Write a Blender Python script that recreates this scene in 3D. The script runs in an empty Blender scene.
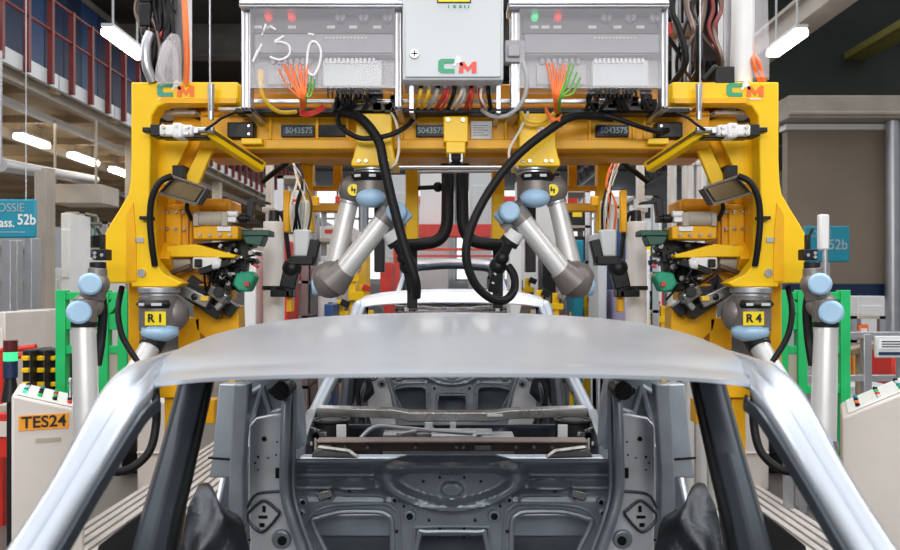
import bpy, bmesh, math, random
from mathutils import Vector, Matrix
random.seed(7)
SC = bpy.context.scene
COL = SC.collection
F, CX, HY, CZ = 800.0, 452.0, 290.0, 1.65      # focal length in pixels, vanishing point, eye height

def W(px, py, Y):
    return Vector(((px-CX)*Y/F, Y, CZ-(py-HY)*Y/F))

# ------------------------------------------------------------------ mesh builder
class G:
    def __init__(s): s.b = bmesh.new()
    def box(s, x0, x1, y0, y1, z0, z1):
        return s.rbox(((x0+x1)/2, (y0+y1)/2, (z0+z1)/2), (abs(x1-x0), abs(y1-y0), abs(z1-z0)))
    def rbox(s, c, d, rot=None):
        m = Matrix.Translation(Vector(c))
        if rot is not None: m = m @ rot.to_4x4()
        m = m @ Matrix.Diagonal((d[0], d[1], d[2], 1))
        bmesh.ops.create_cube(s.b, size=1, matrix=m); return s
    def pbox(s, px0, px1, py0, py1, Y, dep):
        a = W(px0, py0, Y); c = W(px1, py1, Y)
        return s.box(a.x, c.x, Y, Y+dep, c.z, a.z)
    def bar(s, p, q, w, h, up=(0, 0, 1)):
        p = Vector(p); q = Vector(q); d = q-p; L = d.length; d = d/L
        u = Vector(up); x = d.cross(u)
        if x.length < 1e-4: x = d.cross(Vector((1, 0, 0)))
        x.normalize(); z = x.cross(d)
        return s.rbox((p+q)/2, (w, L, h), Matrix((x, d, z)).transposed())
    def cyl(s, p, q, r, r2=None, n=16, caps=True):
        p = Vector(p); q = Vector(q); d = q-p
        m = Matrix.Translation((p+q)/2) @ d.to_track_quat('Z', 'Y').to_matrix().to_4x4()
        bmesh.ops.create_cone(s.b, cap_ends=caps, cap_tris=False, segments=n, radius1=max(r, 1e-4), radius2=max(r if r2 is None else r2, 1e-4), depth=d.length, matrix=m); return s
    def sph(s, c, r, sc=(1, 1, 1), rot=None, n=16):
        m = Matrix.Translation(Vector(c))
        if rot is not None: m = m @ rot.to_4x4()
        m = m @ Matrix.Diagonal((r*sc[0], r*sc[1], r*sc[2], 1))
        bmesh.ops.create_uvsphere(s.b, u_segments=n, v_segments=max(6, n//2+2), radius=1, matrix=m); return s
    def tube(s, pts, r, n=8, sub=5, closed=False, r2=None):
        P = [Vector(p) for p in pts]
        if sub > 1 and len(P) > 2:
            Q = []; N = len(P)
            rng = range(N) if closed else range(N-1)
            for i in rng:
                if closed: a, b, c, d = P[(i-1) % N], P[i], P[(i+1) % N], P[(i+2) % N]
                else: a, b, c, d = P[max(i-1, 0)], P[i], P[i+1], P[min(i+2, N-1)]
                for k in range(sub):
                    t = k/sub
                    Q.append(.5*((2*b)+(c-a)*t+(2*a-5*b+4*c-d)*t*t+(3*b-a-3*c+d)*t**3))
            if not closed: Q.append(P[-1])
            P = Q
        N = len(P); rings = []; nrm = None
        for i in range(N):
            if closed: t = P[(i+1) % N]-P[i-1]
            else: t = P[min(i+1, N-1)]-P[max(i-1, 0)]
            t.normalize()
            if nrm is None:
                nrm = t.cross(Vector((0, 0, 1)))
                if nrm.length < .1: nrm = t.cross(Vector((1, 0, 0)))
            nrm = nrm-t*nrm.dot(t); nrm.normalize(); bn = t.cross(nrm)
            rr = r if r2 is None else r+(r2-r)*i/(N-1)
            rings.append([s.b.verts.new(P[i]+(nrm*math.cos(2*math.pi*k/n)+bn*math.sin(2*math.pi*k/n))*rr) for k in range(n)])
        for i in range(N if closed else N-1):
            A, B = rings[i], rings[(i+1) % N]
            for k in range(n):
                try: s.b.faces.new((A[k], A[(k+1) % n], B[(k+1) % n], B[k]))
                except ValueError: pass
        if not closed: s.b.faces.new(rings[0][::-1]); s.b.faces.new(rings[-1])
        return s
    def prism(s, pts, vec):
        vec = Vector(vec); n = len(pts)
        A = [s.b.verts.new(Vector(p)) for p in pts]; B = [s.b.verts.new(Vector(p)+vec) for p in pts]
        s.b.faces.new(A); s.b.faces.new(B[::-1])
        for i in range(n): s.b.faces.new((A[i], B[i], B[(i+1) % n], A[(i+1) % n]))
        return s
    def poly(s, pxy, Y, dep):            # an outline read off at depth Y, given real thickness
        return s.prism([W(x, y, Y) for x, y in pxy], (0, dep, 0))
    def grid(s, fn, nu, nv, skip=None):
        V = [[s.b.verts.new(fn(i/nu, j/nv)) for i in range(nu+1)] for j in range(nv+1)]
        for j in range(nv):
            for i in range(nu):
                if skip and skip((i+.5)/nu, (j+.5)/nv): continue
                s.b.faces.new((V[j][i], V[j][i+1], V[j+1][i+1], V[j+1][i]))
        return s
    def sweep(s, rings):                 # closed rings of equal length joined into a skin
        R = [[s.b.verts.new(p) for p in r] for r in rings]; n = len(R[0])
        for A, B in zip(R, R[1:]):
            for k in range(n): s.b.faces.new((A[k], A[(k+1) % n], B[(k+1) % n], B[k]))
        s.b.faces.new(R[0][::-1]); s.b.faces.new(R[-1]); return s

def rotZ(a): return Matrix.Rotation(a, 3, 'Z')
def rotY(a): return Matrix.Rotation(a, 3, 'Y')
def rotX(a): return Matrix.Rotation(a, 3, 'X')

# ------------------------------------------------------------------ materials
MATS = {}
def mat(name, col, rough=.5, metal=0., var=.08, scale=6., bump=0., coat=0., spec=.5, rvar=.08):
    if name in MATS: return MATS[name]
    m = bpy.data.materials.new(name); m.use_nodes = True; nt = m.node_tree; N = nt.nodes; L = nt.links
    p = N['Principled BSDF']
    tc = N.new('ShaderNodeTexCoord'); nz = N.new('ShaderNodeTexNoise'); nz.inputs['Scale'].default_value = scale; nz.inputs['Detail'].default_value = 4
    L.new(tc.outputs['Object'], nz.inputs['Vector'])
    rp = N.new('ShaderNodeMapRange'); rp.inputs['From Min'].default_value = .3; rp.inputs['From Max'].default_value = .7
    rp.inputs['To Min'].default_value = 1-var; rp.inputs['To Max'].default_value = 1+var
    L.new(nz.outputs['Fac'], rp.inputs['Value'])
    vm = N.new('ShaderNodeVectorMath'); vm.operation = 'SCALE'; vm.inputs[0].default_value = col[:3]
    L.new(rp.outputs['Result'], vm.inputs['Scale']); L.new(vm.outputs['Vector'], p.inputs['Base Color'])
    rr = N.new('ShaderNodeMapRange'); rr.inputs['To Min'].default_value = max(.03, rough-rvar); rr.inputs['To Max'].default_value = min(1, rough+rvar)
    L.new(nz.outputs['Fac'], rr.inputs['Value']); L.new(rr.outputs['Result'], p.inputs['Roughness'])
    p.inputs['Metallic'].default_value = metal; p.inputs['Specular IOR Level'].default_value = spec; p.inputs['Coat Weight'].default_value = coat; p.inputs['Coat Roughness'].default_value = .12
    if bump:
        b = N.new('ShaderNodeBump'); b.inputs['Strength'].default_value = bump; b.inputs['Distance'].default_value = .01
        n2 = N.new('ShaderNodeTexNoise'); n2.inputs['Scale'].default_value = scale*8; L.new(tc.outputs['Object'], n2.inputs['Vector'])
        L.new(n2.outputs['Fac'], b.inputs['Height']); L.new(b.outputs['Normal'], p.inputs['Normal'])
    MATS[name] = m; return m
def emit(name, col, st):
    if name in MATS: return MATS[name]
    m = bpy.data.materials.new(name); m.use_nodes = True; p = m.node_tree.nodes['Principled BSDF']
    p.inputs['Base Color'].default_value = (*col, 1); p.inputs['Emission Color'].default_value = (*col, 1); p.inputs['Emission Strength'].default_value = st
    MATS[name] = m; return m
def clear(name, col, fac, rough=.08):
    m = bpy.data.materials.new(name); m.use_nodes = True; nt = m.node_tree; N = nt.nodes; L = nt.links
    p = N['Principled BSDF']; p.inputs['Base Color'].default_value = (*col, 1); p.inputs['Roughness'].default_value = rough
    tr = N.new('ShaderNodeBsdfTransparent'); mx = N.new('ShaderNodeMixShader')
    nz = N.new('ShaderNodeTexNoise'); nz.inputs['Scale'].default_value = 1.5; mr = N.new('ShaderNodeMapRange'); mr.inputs['To Min'].default_value = fac*.9; mr.inputs['To Max'].default_value = fac*1.1
    L.new(nz.outputs['Fac'], mr.inputs['Value']); L.new(mr.outputs['Result'], mx.inputs['Fac'])
    L.new(tr.outputs[0], mx.inputs[1]); L.new(p.outputs[0], mx.inputs[2]); L.new(mx.outputs[0], N['Material Output'].inputs['Surface'])
    MATS[name] = m; return m

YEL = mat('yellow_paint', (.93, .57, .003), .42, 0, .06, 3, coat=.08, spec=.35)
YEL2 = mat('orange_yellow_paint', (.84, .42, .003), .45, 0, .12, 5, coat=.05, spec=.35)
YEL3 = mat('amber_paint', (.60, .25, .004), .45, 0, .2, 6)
SILV = mat('zinc_silver_body', (.52, .56, .62), .36, .75, .03, 2, coat=.25, rvar=.05)
DSTEEL = mat('primer_grey_steel', (.30, .34, .38), .36, .5, .15, 7, bump=.04)
PSTEEL = mat('pale_primer_steel', (.70, .71, .74), .4, .3, .1, 8, bump=.03)
LSTEEL = mat('light_primer_steel', (.42, .47, .53), .36, .6, .12, 8, bump=.04)
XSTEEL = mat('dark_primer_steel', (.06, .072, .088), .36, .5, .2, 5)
BROWN = mat('brown_steel', (.16, .115, .095), .4, .6, .25, 7)
BARE = mat('bare_steel', (.40, .39, .37), .27, .9, .12, 9)
ALU = mat('aluminium', (.50, .51, .54), .34, .8, .05, 6)
ARM = mat('robot_arm_grey', (.66, .65, .64), .36, .45, .04, 5)
JOINT = mat('robot_joint_grey', (.20, .18, .17), .42, .4, .06, 5)
BLUE = mat('robot_cap_blue', (.36, .55, .74), .45, 0, .05, 8)
BLACK = mat('black_rubber', (.006, .006, .007), .5, 0, .2, 9, spec=.25)
BLACKM = mat('black_metal', (.009, .0095, .011), .4, 0, .2, 9, spec=.3)
WHITE = mat('white_paint', (.80, .80, .80), .4, 0, .04, 4)
GREYP = mat('cabinet_grey', (.58, .61, .63), .4, 0, .03, 3)
CREAM = mat('console_cream', (.66, .61, .565), .5, 0, .05, 3)
TEAL = mat('sign_teal', (.01, .24, .35), .4, 0, .06, 3)
GREEN = mat('rack_green', (.01, .46, .13), .45, 0, .1, 5)
GREENP = mat('part_green', (.01, .30, .16), .4, 0, .15, 9)
DGREEN = mat('dark_green', (.012, .075, .045), .4, 0, .2, 9)
RED = mat('red_paint', (.62, .03, .02), .4, 0, .12, 6)
DRED = mat('railing_red', (.16, .014, .012), .5, 0, .15, 4)
ORANGE = mat('orange_wire', (.85, .17, .03), .45, 0, .15, 9)
GRNW = mat('green_wire', (.10, .38, .03), .45, 0, .15, 9)
YELW = mat('yellow_wire', (.85, .52, .03), .45, 0, .1, 9)
GRYW = mat('grey_cable', (.42, .42, .42), .5, 0, .1, 9)
WHTW = mat('pale_cable', (.75, .70, .58), .5, 0, .1, 9)
REDW = mat('red_wire', (.55, .04, .03), .45, 0, .15, 9)
NAVY = mat('navy_blue', (.005, .022, .075), .5, 0, .15, 3)
BLUEP = mat('machine_blue', (.012, .055, .17), .45, 0, .15, 5)
BEIGE = mat('beige_steel', (.42, .37, .31), .55, 0, .12, 3)
WALLM = mat('taupe_wall', (.25, .195, .145), .6, 0, .15, .6)
DECK = mat('deck_timber', (.42, .31, .19), .7, 0, .25, 1.2)
DARKC = mat('ceiling_dark', (.055, .055, .055), .7, 0, .3, 1)
GIRD = mat('girder_grey', (.20, .19, .18), .6, .1, .2, 2)
FLOORM = mat('painted_concrete', (.135, .118, .105), .42, 0, .12, 1.5, bump=.03)
STICK = mat('sticker_yellow', (.95, .72, .01), .5, 0, .02, 4)
TAG = mat('tag_orange', (.92, .36, .02), .5, 0, .03, 4)
INK = mat('ink_black', (.01, .01, .01), .5)
PALE = mat('pale_lettering', (.30, .40, .44), .5)
LGREEN = mat('logo_green', (.03, .33, .17), .45)
LRED = mat('logo_red', (.80, .07, .04), .45)
LORG = mat('logo_orange', (.85, .16, .02), .45)
LTEAL = mat('logo_teal', (.05, .30, .22), .45)
BRONZE = mat('sensor_glass', (.16, .11, .05), .15, .3, .2, 6)
PUTTY = mat('strip_grey', (.38, .36, .385), .45, 0, .06, 6)
DPUTTY = mat('strip_dark', (.13, .125, .135), .45, 0, .08, 6)
ACRYL = clear('clear_acrylic', (.75, .73, .78), .17)
FILM = clear('plastic_film', (.8, .78, .82), .28, .25)
TUBEL = emit('lamp_tube', (1, .98, .95), 9)
WARML = emit('lamp_tube_warm', (1, .92, .78), 10)
LEDR = emit('lens_red', (.9, .03, .02), .7)
LEDG = emit('lens_green', (.05, .7, .25), .9)
WINL = emit('added_window_glow', (.95, .97, 1), 1.1)

# ------------------------------------------------------------------ objects
def piece_sets(b):
    b.faces.index_update(); seen = set(); isl = []
    for f in b.faces:
        if f.index in seen: continue
        st = [f]; seen.add(f.index); fs = []
        while st:
            x = st.pop(); fs.append(x)
            for v in x.verts:
                for y in v.link_faces:
                    if y.index not in seen: seen.add(y.index); st.append(y)
        isl.append(fs)
    if len(isl) < 2 or len(isl) > 400: return isl[:1]
    bb = []
    for fs in isl:
        c = [v.co for f in fs for v in f.verts]
        bb.append([min(p[k] for p in c)-.003 for k in range(3)]+[max(p[k] for p in c)+.003 for k in range(3)])
    par = list(range(len(isl)))
    def root(i):
        while par[i] != i: i = par[i]
        return i
    for i in range(len(isl)):
        for j in range(i):
            if all(bb[i][k] <= bb[j][k+3] and bb[j][k] <= bb[i][k+3] for k in range(3)): par[root(i)] = root(j)
    grp = {}
    for i in range(len(isl)): grp.setdefault(root(i), []).extend(isl[i])
    return list(grp.values())
def piece(b, fs):
    g = G(); mp = {}
    for f in fs: g.b.faces.new([mp.setdefault(v, None) or mp.__setitem__(v, g.b.verts.new(v.co)) or mp[v] for v in f.verts])
    return g
def obj(name, g, m, parent=None, bevel=0, smooth=40, kind=None, label=None):
    bmesh.ops.recalc_face_normals(g.b, faces=g.b.faces)
    if parent is not None:
        sets = piece_sets(g.b)
        if 1 < len(sets) <= 100:                   # separate pieces become parts of their own
            out = [obj(name, piece(g.b, fs), m, parent, bevel, smooth, kind, label) for fs in sets]
            g.b.free(); return out[0]
    me = bpy.data.meshes.new(name)
    g.b.to_mesh(me); g.b.free()
    me.materials.append(m)
    if smooth:
        for p in me.polygons: p.use_smooth = True
        me.set_sharp_from_angle(angle=math.radians(smooth))
    o = bpy.data.objects.new(name, me); COL.objects.link(o)
    if parent: o.parent = parent
    if bevel:
        b = o.modifiers.new('bevel', 'BEVEL'); b.width = bevel; b.segments = 2; b.limit_method = 'ANGLE'; b.angle_limit = math.radians(40)
    if kind: o['kind'] = kind
    if label: o['label'] = label
    return o
def thing(name, label, cat, group=None):
    o = bpy.data.objects.new(name, None); o.empty_display_size = .1; COL.objects.link(o)
    o['label'] = label; o['category'] = cat
    if group: o['group'] = group
    return o
def one(name, label, cat, g, m, bevel=0, group=None, smooth=40, kind=None):
    o = obj(name, g, m, None, bevel, smooth, kind); o['label'] = label; o['category'] = cat
    if group: o['group'] = group
    return o
def struct(name, g, m, bevel=0):
    o = obj(name, g, m, None, bevel); o['kind'] = 'structure'; return o
def copy_tree(o, parent=None):
    c = o.copy(); COL.objects.link(c); c.parent = parent
    for ch in list(o.children): copy_tree(ch, c)
    return c
def text(body, h, c, m, parent, name='lettering', bold=0., sx=1., rot=None, dep=.0015, flip=False):
    """lettering that stands upright and faces -Y, h = capital height, centred on c"""
    cu = bpy.data.curves.new(name, 'FONT'); cu.body = body; cu.size = h/.70; cu.align_x = 'CENTER'; cu.align_y = 'CENTER'; cu.extrude = dep; cu.offset = bold*h
    t = bpy.data.objects.new('tmp', cu); COL.objects.link(t)
    dg = bpy.context.evaluated_depsgraph_get(); dg.update()
    me = bpy.data.meshes.new_from_object(t.evaluated_get(dg))
    bpy.data.objects.remove(t); me.name = name
    M = Matrix.Translation(Vector(c))
    if rot is not None: M = M @ rot.to_4x4()
    M = M @ Matrix.Rotation(math.pi/2, 4, 'X') @ Matrix.Diagonal((sx, 1, 1, 1))
    me.transform(M); me.materials.clear(); me.materials.append(m)
    o = bpy.data.objects.new(name, me); COL.objects.link(o); o.parent = parent
    return o
def logo(c, h, m1, m2, parent, y):
    """block C, small A riding high, block M; c = middle in (x, z)"""
    def put(P, x0, z0, w, hh, m):
        g = G(); g.prism([(c[0]+x0+a*w+.12*b*hh*0, y, c[1]+z0+b*hh) for a, b in P], (0, .003, 0)); obj('logo_letter', g, m, parent)
    put([(.18, 0), (1, 0), (1, .30), (.42, .30), (.34, .38), (.34, .62), (.42, .70), (1, .70), (1, 1), (.18, 1), (0, .84), (0, .16)], -1.32*h, -.5*h, 1.15*h, h, m1)
    put([(0, 0), (.38, 1), (.62, 1), (1, 0), (.72, 0), (.64, .25), (.36, .25), (.28, 0)], -.30*h, 0*h, .75*h, .72*h, WHITE)
    put([(0, 0), (.06, .95), (.30, 1), (.52, .52), (.80, 1), (1, 1), (1, 0), (.74, 0), (.74, .5), (.52, .10), (.28, .5), (.26, 0)], .12*h, -.5*h, 1.25*h, .80*h, m2)
def inside(x, y, P):
    r = False; j = len(P)-1
    for i in range(len(P)):
        if (P[i][1] > y) != (P[j][1] > y) and x < (P[j][0]-P[i][0])*(y-P[i][1])/(P[j][1]-P[i][1])+P[i][0]: r = not r
        j = i
    return r
def lerp_tab(t, tab):
    for (a, x), (b, y) in zip(tab, tab[1:]):
        if t <= b:
            k = (t-a)/(b-a); k = max(0, min(1, k)); return x+(y-x)*k
    return tab[-1][1]
def sm(t): t = max(0, min(1, t)); return t*t*(3-2*t)
# ================================================================== CAR BODIES
def spline_tab(t, tab):
    n = len(tab)
    for i in range(n-1):
        if t <= tab[i+1][0] or i == n-2:
            x0, y0 = tab[max(i-1, 0)]; x1, y1 = tab[i]; x2, y2 = tab[i+1]; x3, y3 = tab[min(i+2, n-1)]
            h = x2-x1; k = (t-x1)/h
            m1 = (y2-y0)/(x2-x0)*h; m2 = (y3-y1)/(x3-x1)*h
            return (2*k**3-3*k*k+1)*y1+(k**3-2*k*k+k)*m1+(-2*k**3+3*k*k)*y2+(k**3-k*k)*m2
ROOF_Z = [(0, 1.5135), (.1, 1.529), (.3, 1.562), (.55, 1.586), (.8, 1.574), (1, 1.53)]
ROOF_W = [(0, .594), (.08, .612), (.35, .626), (.6, .625), (1, .57)]
ROOF_H = [(0, .037), (.1, .024), (.3, .038), (.6, .054), (1, .055)]
def roof_pt(u, v, dz=0):
    uu = u*2-1
    if v < .06:                                    # the bright lip that meets the windscreen
        k = v/.06; y = 1.42+.075*k; z = 1.5025+.011*k+.0012*math.sin(k*math.pi); w, h = .592+.002*k, .036+.001*k
    else:
        t = (v-.06)/.94; y = 1.495+t*1.26; z = spline_tab(t, ROOF_Z); w = spline_tab(t, ROOF_W); h = spline_tab(t, ROOF_H)
        z -= .0015*math.exp(-(t/.02)**2)
    y += .10*uu*uu*(1-v)
    a = abs(uu)
    return Vector((uu*w, y, z-h*(.62*a*a+.38*a**7)+dz))
def make_car():
    root = thing('car_body', 'bare silver car body in front, cut by the bottom of the view', 'car body', 'bare car bodies on the line')
    g = G()
    g.grid(lambda u, v: roof_pt(u, v), 48, 60); g.grid(lambda u, v: roof_pt(u, v, -.007-.013*min(1, v*6)), 48, 30)
    for v in (0, 1):
        g.grid(lambda u, w_: roof_pt(u, v, -(.007 if v == 0 else .02)*w_), 48, 1)
    roof = obj('roof_panel', g, SILV, root)
    g = G()                                        # dark header and roof bows below the panel
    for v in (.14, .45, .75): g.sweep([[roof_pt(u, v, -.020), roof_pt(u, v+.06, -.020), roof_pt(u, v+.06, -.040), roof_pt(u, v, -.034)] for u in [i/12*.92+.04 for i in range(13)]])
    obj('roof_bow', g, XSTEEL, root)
    for s in (-1, 1):
        # side frame: windscreen pillar running up into the cant rail and down the rear pillar
        st = [((.76, .50, .93), (.69, .50, .93)), ((.735, .85, 1.055), (.665, .85, 1.05)), ((.70, 1.05, 1.155), (.632, 1.05, 1.150)), ((.672, 1.20, 1.262), (.605, 1.20, 1.256)),
              ((.650, 1.30, 1.349), (.580, 1.30, 1.349)), ((.638, 1.42, 1.456), (.557, 1.42, 1.442)), ((.630, 1.52, 1.503), (.556, 1.50, 1.462)), ((.636, 1.70, 1.510), (.59, 1.62, 1.480)),
              ((.643, 2.0, 1.512), (.60, 2.0, 1.485)), ((.643, 2.35, 1.500), (.60, 2.35, 1.475)), ((.60, 2.72, 1.46), (.55, 2.70, 1.46)), ((.60, 2.95, 1.28), (.54, 2.92, 1.27)), ((.62, 3.1, 1.08), (.55, 3.05, 1.07))]
        fine = []
        for k in range(61):
            t = k/60*(len(st)-1)
            fine.append(tuple(Vector([spline_tab(t, [(i, st[i][e][c]) for i in range(len(st))]) for c in range(3)]) for e in (0, 1)))
        prof = [(0, -.012), (.06, .001), (.2, .009), (.34, .011), (.42, .006), (.5, .011), (.64, .014), (.8, .010), (.92, .002), (1, -.014), (1.0, -.05), (.5, -.055), (.02, -.05)]
        rings = []
        for i, (o_, i_) in enumerate(fine):
            d = fine[min(i+1, 60)][0]-fine[max(i-1, 0)][0]; ac = o_-i_
            n = ac.cross(d); n.normalize()
            if n.z < 0 and i < 48: n = -n
            if i >= 48 and n.y < 0: n = -n
            rings.append([Vector(((i_+ac*a+n*b).x*s, (i_+ac*a+n*b).y, (i_+ac*a+n*b).z)) for a, b in prof])
        g = G(); g.sweep(rings); obj('side_frame', g, SILV, root)
        g = G()                                    # dark weld flange on the inside of the windscreen pillar
        rr = []
        for i, (o_, i_) in enumerate(fine[4:32]):
            a = i_-(o_-i_)*.01; b = i_-(o_-i_).normalized()*.006+Vector((0, .006, -.012))
            rr.append([Vector((p.x*s, p.y, p.z)) for p in (a+Vector((0, 0, -.014)), b, b+Vector((.004, .02, -.024)), a+Vector((.008, .02, -.03)))])
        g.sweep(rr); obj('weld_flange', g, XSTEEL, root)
        # door pillar
        g = G()
        def sec(cx, y, z, w, d): return [Vector((s*(cx-w), y-d*.6, z)), Vector((s*(cx-w*.3), y-d, z)), Vector((s*(cx+w*.55), y-d, z)), Vector((s*(cx+w), y-d*.4, z)), Vector((s*(cx+w), y+d, z)), Vector((s*(cx-w), y+d, z))]
        g.sweep([sec(.628, 2.0, 1.485, .034, .05), sec(.640, 1.985, 1.41, .036, .05), sec(.667, 1.95, 1.26, .038, .055), sec(.695, 1.92, 1.12, .041, .06), sec(.715, 1.90, 1.0, .045, .07), sec(.74, 1.90, .72, .05, .09), sec(.75, 1.90, .46, .06, .14)])
        dp = obj('door_pillar', g, XSTEEL, root, .006)
        g = G(); P_ = [W(x, y, 1.93) for x, y in ((152, 505), (128, 522), (98, 546), (92, 570), (150, 600))]; g.prism([(-s*p.x, p.y, p.z) for p in P_], (0, .04, 0)); obj('pillar_flare', g, BLACKM, dp, .004)
        g = G()
        g.tube([(s*.595, 1.985, 1.47), (s*.605, 1.955, 1.36), (s*.628, 1.915, 1.2), (s*.652, 1.88, 1.06), (s*.68, 1.86, .8)], .009, 6); obj('door_seal', g, BLACK, dp)
        # rear quarter: outer strip, channel, inner panel with its stampings
        g = G(); y = 2.5
        def q(px, py, Y=y): p = W(px, py, Y); p.x *= -s; return p      # the left outline; mirrored for the right
        g.prism([q(219, 384), q(240, 384), q(236, 458), q(238, 478), q(209, 478), q(212, 458)], (0, .06, 0))
        rp = obj('rear_pillar', g, LSTEEL, root, .005)
        g = G(); g.prism([q(208, 457, 2.494), q(238, 459, 2.494), q(238, 461, 2.494), q(208, 459, 2.494)], (0, .004, 0)); obj('seam', g, BLACK, rp)
        g = G(); g.prism([q(233, 384, 2.47), q(249, 384, 2.47), q(243, 470, 2.47), q(243, 552, 2.47), q(244, 640, 2.47), q(222, 640, 2.47), q(228, 552, 2.47), q(229, 470, 2.47)], (0, .05, 0))
        for (hx, hy) in ((238, 405), (238, 452), (240, 462), (236, 440), (239, 428)): pass
        obj('belt_channel', g, DSTEEL, root, .006)
        g = G(); g.prism([q(246, 372, 2.62), q(292, 372, 2.62), q(292, 425, 2.62), q(246, 425, 2.62)], (0, .02, 0)); up = obj('upper_quarter_panel', g, DSTEEL, root, .004)
        g = G()
        for a, b in (((252, 424), (262, 386)), ((262, 386), (272, 420)), ((248, 395), (262, 386)), ((270, 413), (284, 409))): g.tube([q(*a, 2.615), q(*b, 2.615)], .009, 8)
        obj('stiffening_rib', g, LSTEEL, up)
        g = G(); c = q(280, 391, 2.53); g.cyl(c, c+Vector((0, .10, 0)), .030, .034, 20); c = q(272, 391, 2.605); g.cyl(c, c+Vector((0, .02, 0)), .014); obj('speaker_mount', g, BLACKM, up, .004)
        g = G(); g.prism([q(249, 426, 2.58), q(256, 418, 2.58), q(276, 414, 2.58), q(284, 414, 2.58), q(286, 496, 2.58), q(302, 556, 2.58), q(318, 640, 2.58), q(244, 640, 2.58), q(250, 540, 2.58), q(248, 495, 2.58)], (0, .03, 0))
        ip = obj('inner_quarter_panel', g, PSTEEL, root, .005)
        g = G()
        for hx, hy, r in ((264, 439, .008), (258, 457, .004), (268, 458, .003), (276, 455, .003), (255, 463, .003), (258, 470, .003), (277, 442, .003), (249, 540, .004), (273, 505, .003)):
            c = q(hx, hy, 2.577); g.cyl(c, c+Vector((0, .004, 0)), r, n=12)
        c = q(264, 509, 2.577); g.rbox(c, (.010, .004, .020)); c = q(263, 517, 2.577); g.rbox(c, (.028, .004, .009)); c = q(262, 525, 2.577); g.rbox(c, (.016, .004, .012))
        c = q(279, 473, 2.574); g.rbox(c, (.022, .008, .032))
        obj('punched_hole', g, BLACK, ip)
        g = G(); g.tube([q(*p, 2.572) for p in ((247, 516), (250, 511), (260, 502), (266, 501), (277, 510), (279, 515), (266, 530), (259, 531), (250, 523))], .0055, 6, 2, True)
        g.tube([q(*p, 2.575) for p in ((247, 508), (257, 494), (284, 491))], .005, 6)
        obj('stamped_bead', g, XSTEEL, ip)
        g = G(); c = q(281, 540, 2.57); g.cyl(c, c+Vector((0, .012, 0)), .028, .034, 20); gg = obj('grommet_seat', g, DSTEEL, ip, .003)
        g = G(); c = q(282, 541, 2.565); g.cyl(c, c+Vector((0, .01, 0)), .015, n=14); obj('grommet', g, BLACK, gg)
        g = G(); g.tube([q(289, 382, 2.60), q(286, 410, 2.57), q(285, 450, 2.55), q(285, 490, 2.55), q(292, 520, 2.54), q(304, 555, 2.54), q(322, 620, 2.54)], .017, 10, 6); g.tube([q(294, 390, 2.60), q(293, 450, 2.58), q(293, 490, 2.58), q(300, 520, 2.57), q(313, 555, 2.57)], .010, 8, 6)
        obj('bulkhead_frame', g, DSTEEL, root)
        # wheel housing bulging into the cabin, sill and outer quarter
        g = G()
        def wh(u, v):
            a = v*math.pi*.5
            x = .80-(.20+.05*math.sin(u*9))*math.sin(a)*(.75+.25*math.sin(u*math.pi)); z = .45+.58*math.sin(u*math.pi*.5)*(.55+.45*math.cos(a*.9)); yy = 2.12+u*.42-.10*math.sin(a)
            return Vector((s*x, yy+.02*math.sin(v*14), z+.014*math.sin(v*11+u*7)*math.sin(u*15)))
        g.grid(wh, 36, 24); obj('wheel_housing', g, mat('underseal_dark', (.028, .032, .038), .33, .5, .3, 9, bump=.15), root)
        g = G(); g.box(s*.70, s*.80, .55, 2.35, .32, .47); obj('sill', g, SILV, root, .02)
        g = G(); g.prism([(s*.79, 2.40, .40), (s*.79, 2.62, .80), (s*.765, 2.75, 1.08), (s*.72, 3.1, 1.08), (s*.76, 3.3, .9), (s*.76, 3.32, .42)], (s*.02, 0, 0)); obj('outer_quarter_panel', g, SILV, root, .006)
        g = G(); g.prism([(s*.66, -.05, .60), (s*.66, -.05, .90), (s*.70, .50, .96), (s*.72, .62, .93), (s*.72, .62, .45), (s*.66, .3, .45)], (s*.05, 0, 0)); ff = obj('front_side_panel', g, DSTEEL, root, .006)
        g = G(); g.cyl((s*.60, .33, .70), (s*.60, .33, .93), .10, .085, 20); g.tube([(s*.60+.087*math.cos(a*.524), .33+.087*math.sin(a*.524), .93) for a in range(12)], .010, 6, 2, True); stw = obj('strut_tower', g, BLACKM, root, .004)
        g = G(); g.cyl((s*.60, .33, .925), (s*.60, .33, .936), .06, n=16); obj('strut_hole', g, BLACK, stw)
        g = G(); g.box(s*.49, s*.535, .05, .06, .84, .955); obj('headlamp_bracket', g, WHITE, root, .003)
        g = G(); random.seed(4)
        for k in range(9):
            a = Vector((s*random.uniform(.50, .66), random.uniform(-.03, .25), random.uniform(.80, .93))); g.bar(a, a+Vector((s*random.uniform(-.05, .05), random.uniform(.03, .09), random.uniform(-.04, .05))), .012, .02)
        obj('nose_bracket', g, BARE, root, .002)
    # bulkhead with openings, hump and beads
    YB = 2.65
    def bx(px): return (px-453)*YB/F
    def bz(py): return CZ-(py-HY)*YB/F
    left = [(314, 523), (320, 517), (334, 513), (346, 511), (378, 511), (388, 514), (393, 522), (394, 560), (394, 590), (345, 590), (332, 560)]
    mid = [(420, 534), (428, 531), (478, 531), (486, 534), (486, 580), (420, 580)]
    holes = [[(bx(x), bz(y)) for x, y in left], [(bx(906-x), bz(y)) for x, y in left], [(bx(x), bz(y)) for x, y in mid]]
    X0, X1, Z0, Z1 = bx(288), bx(618), .42, bz(456)
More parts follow.
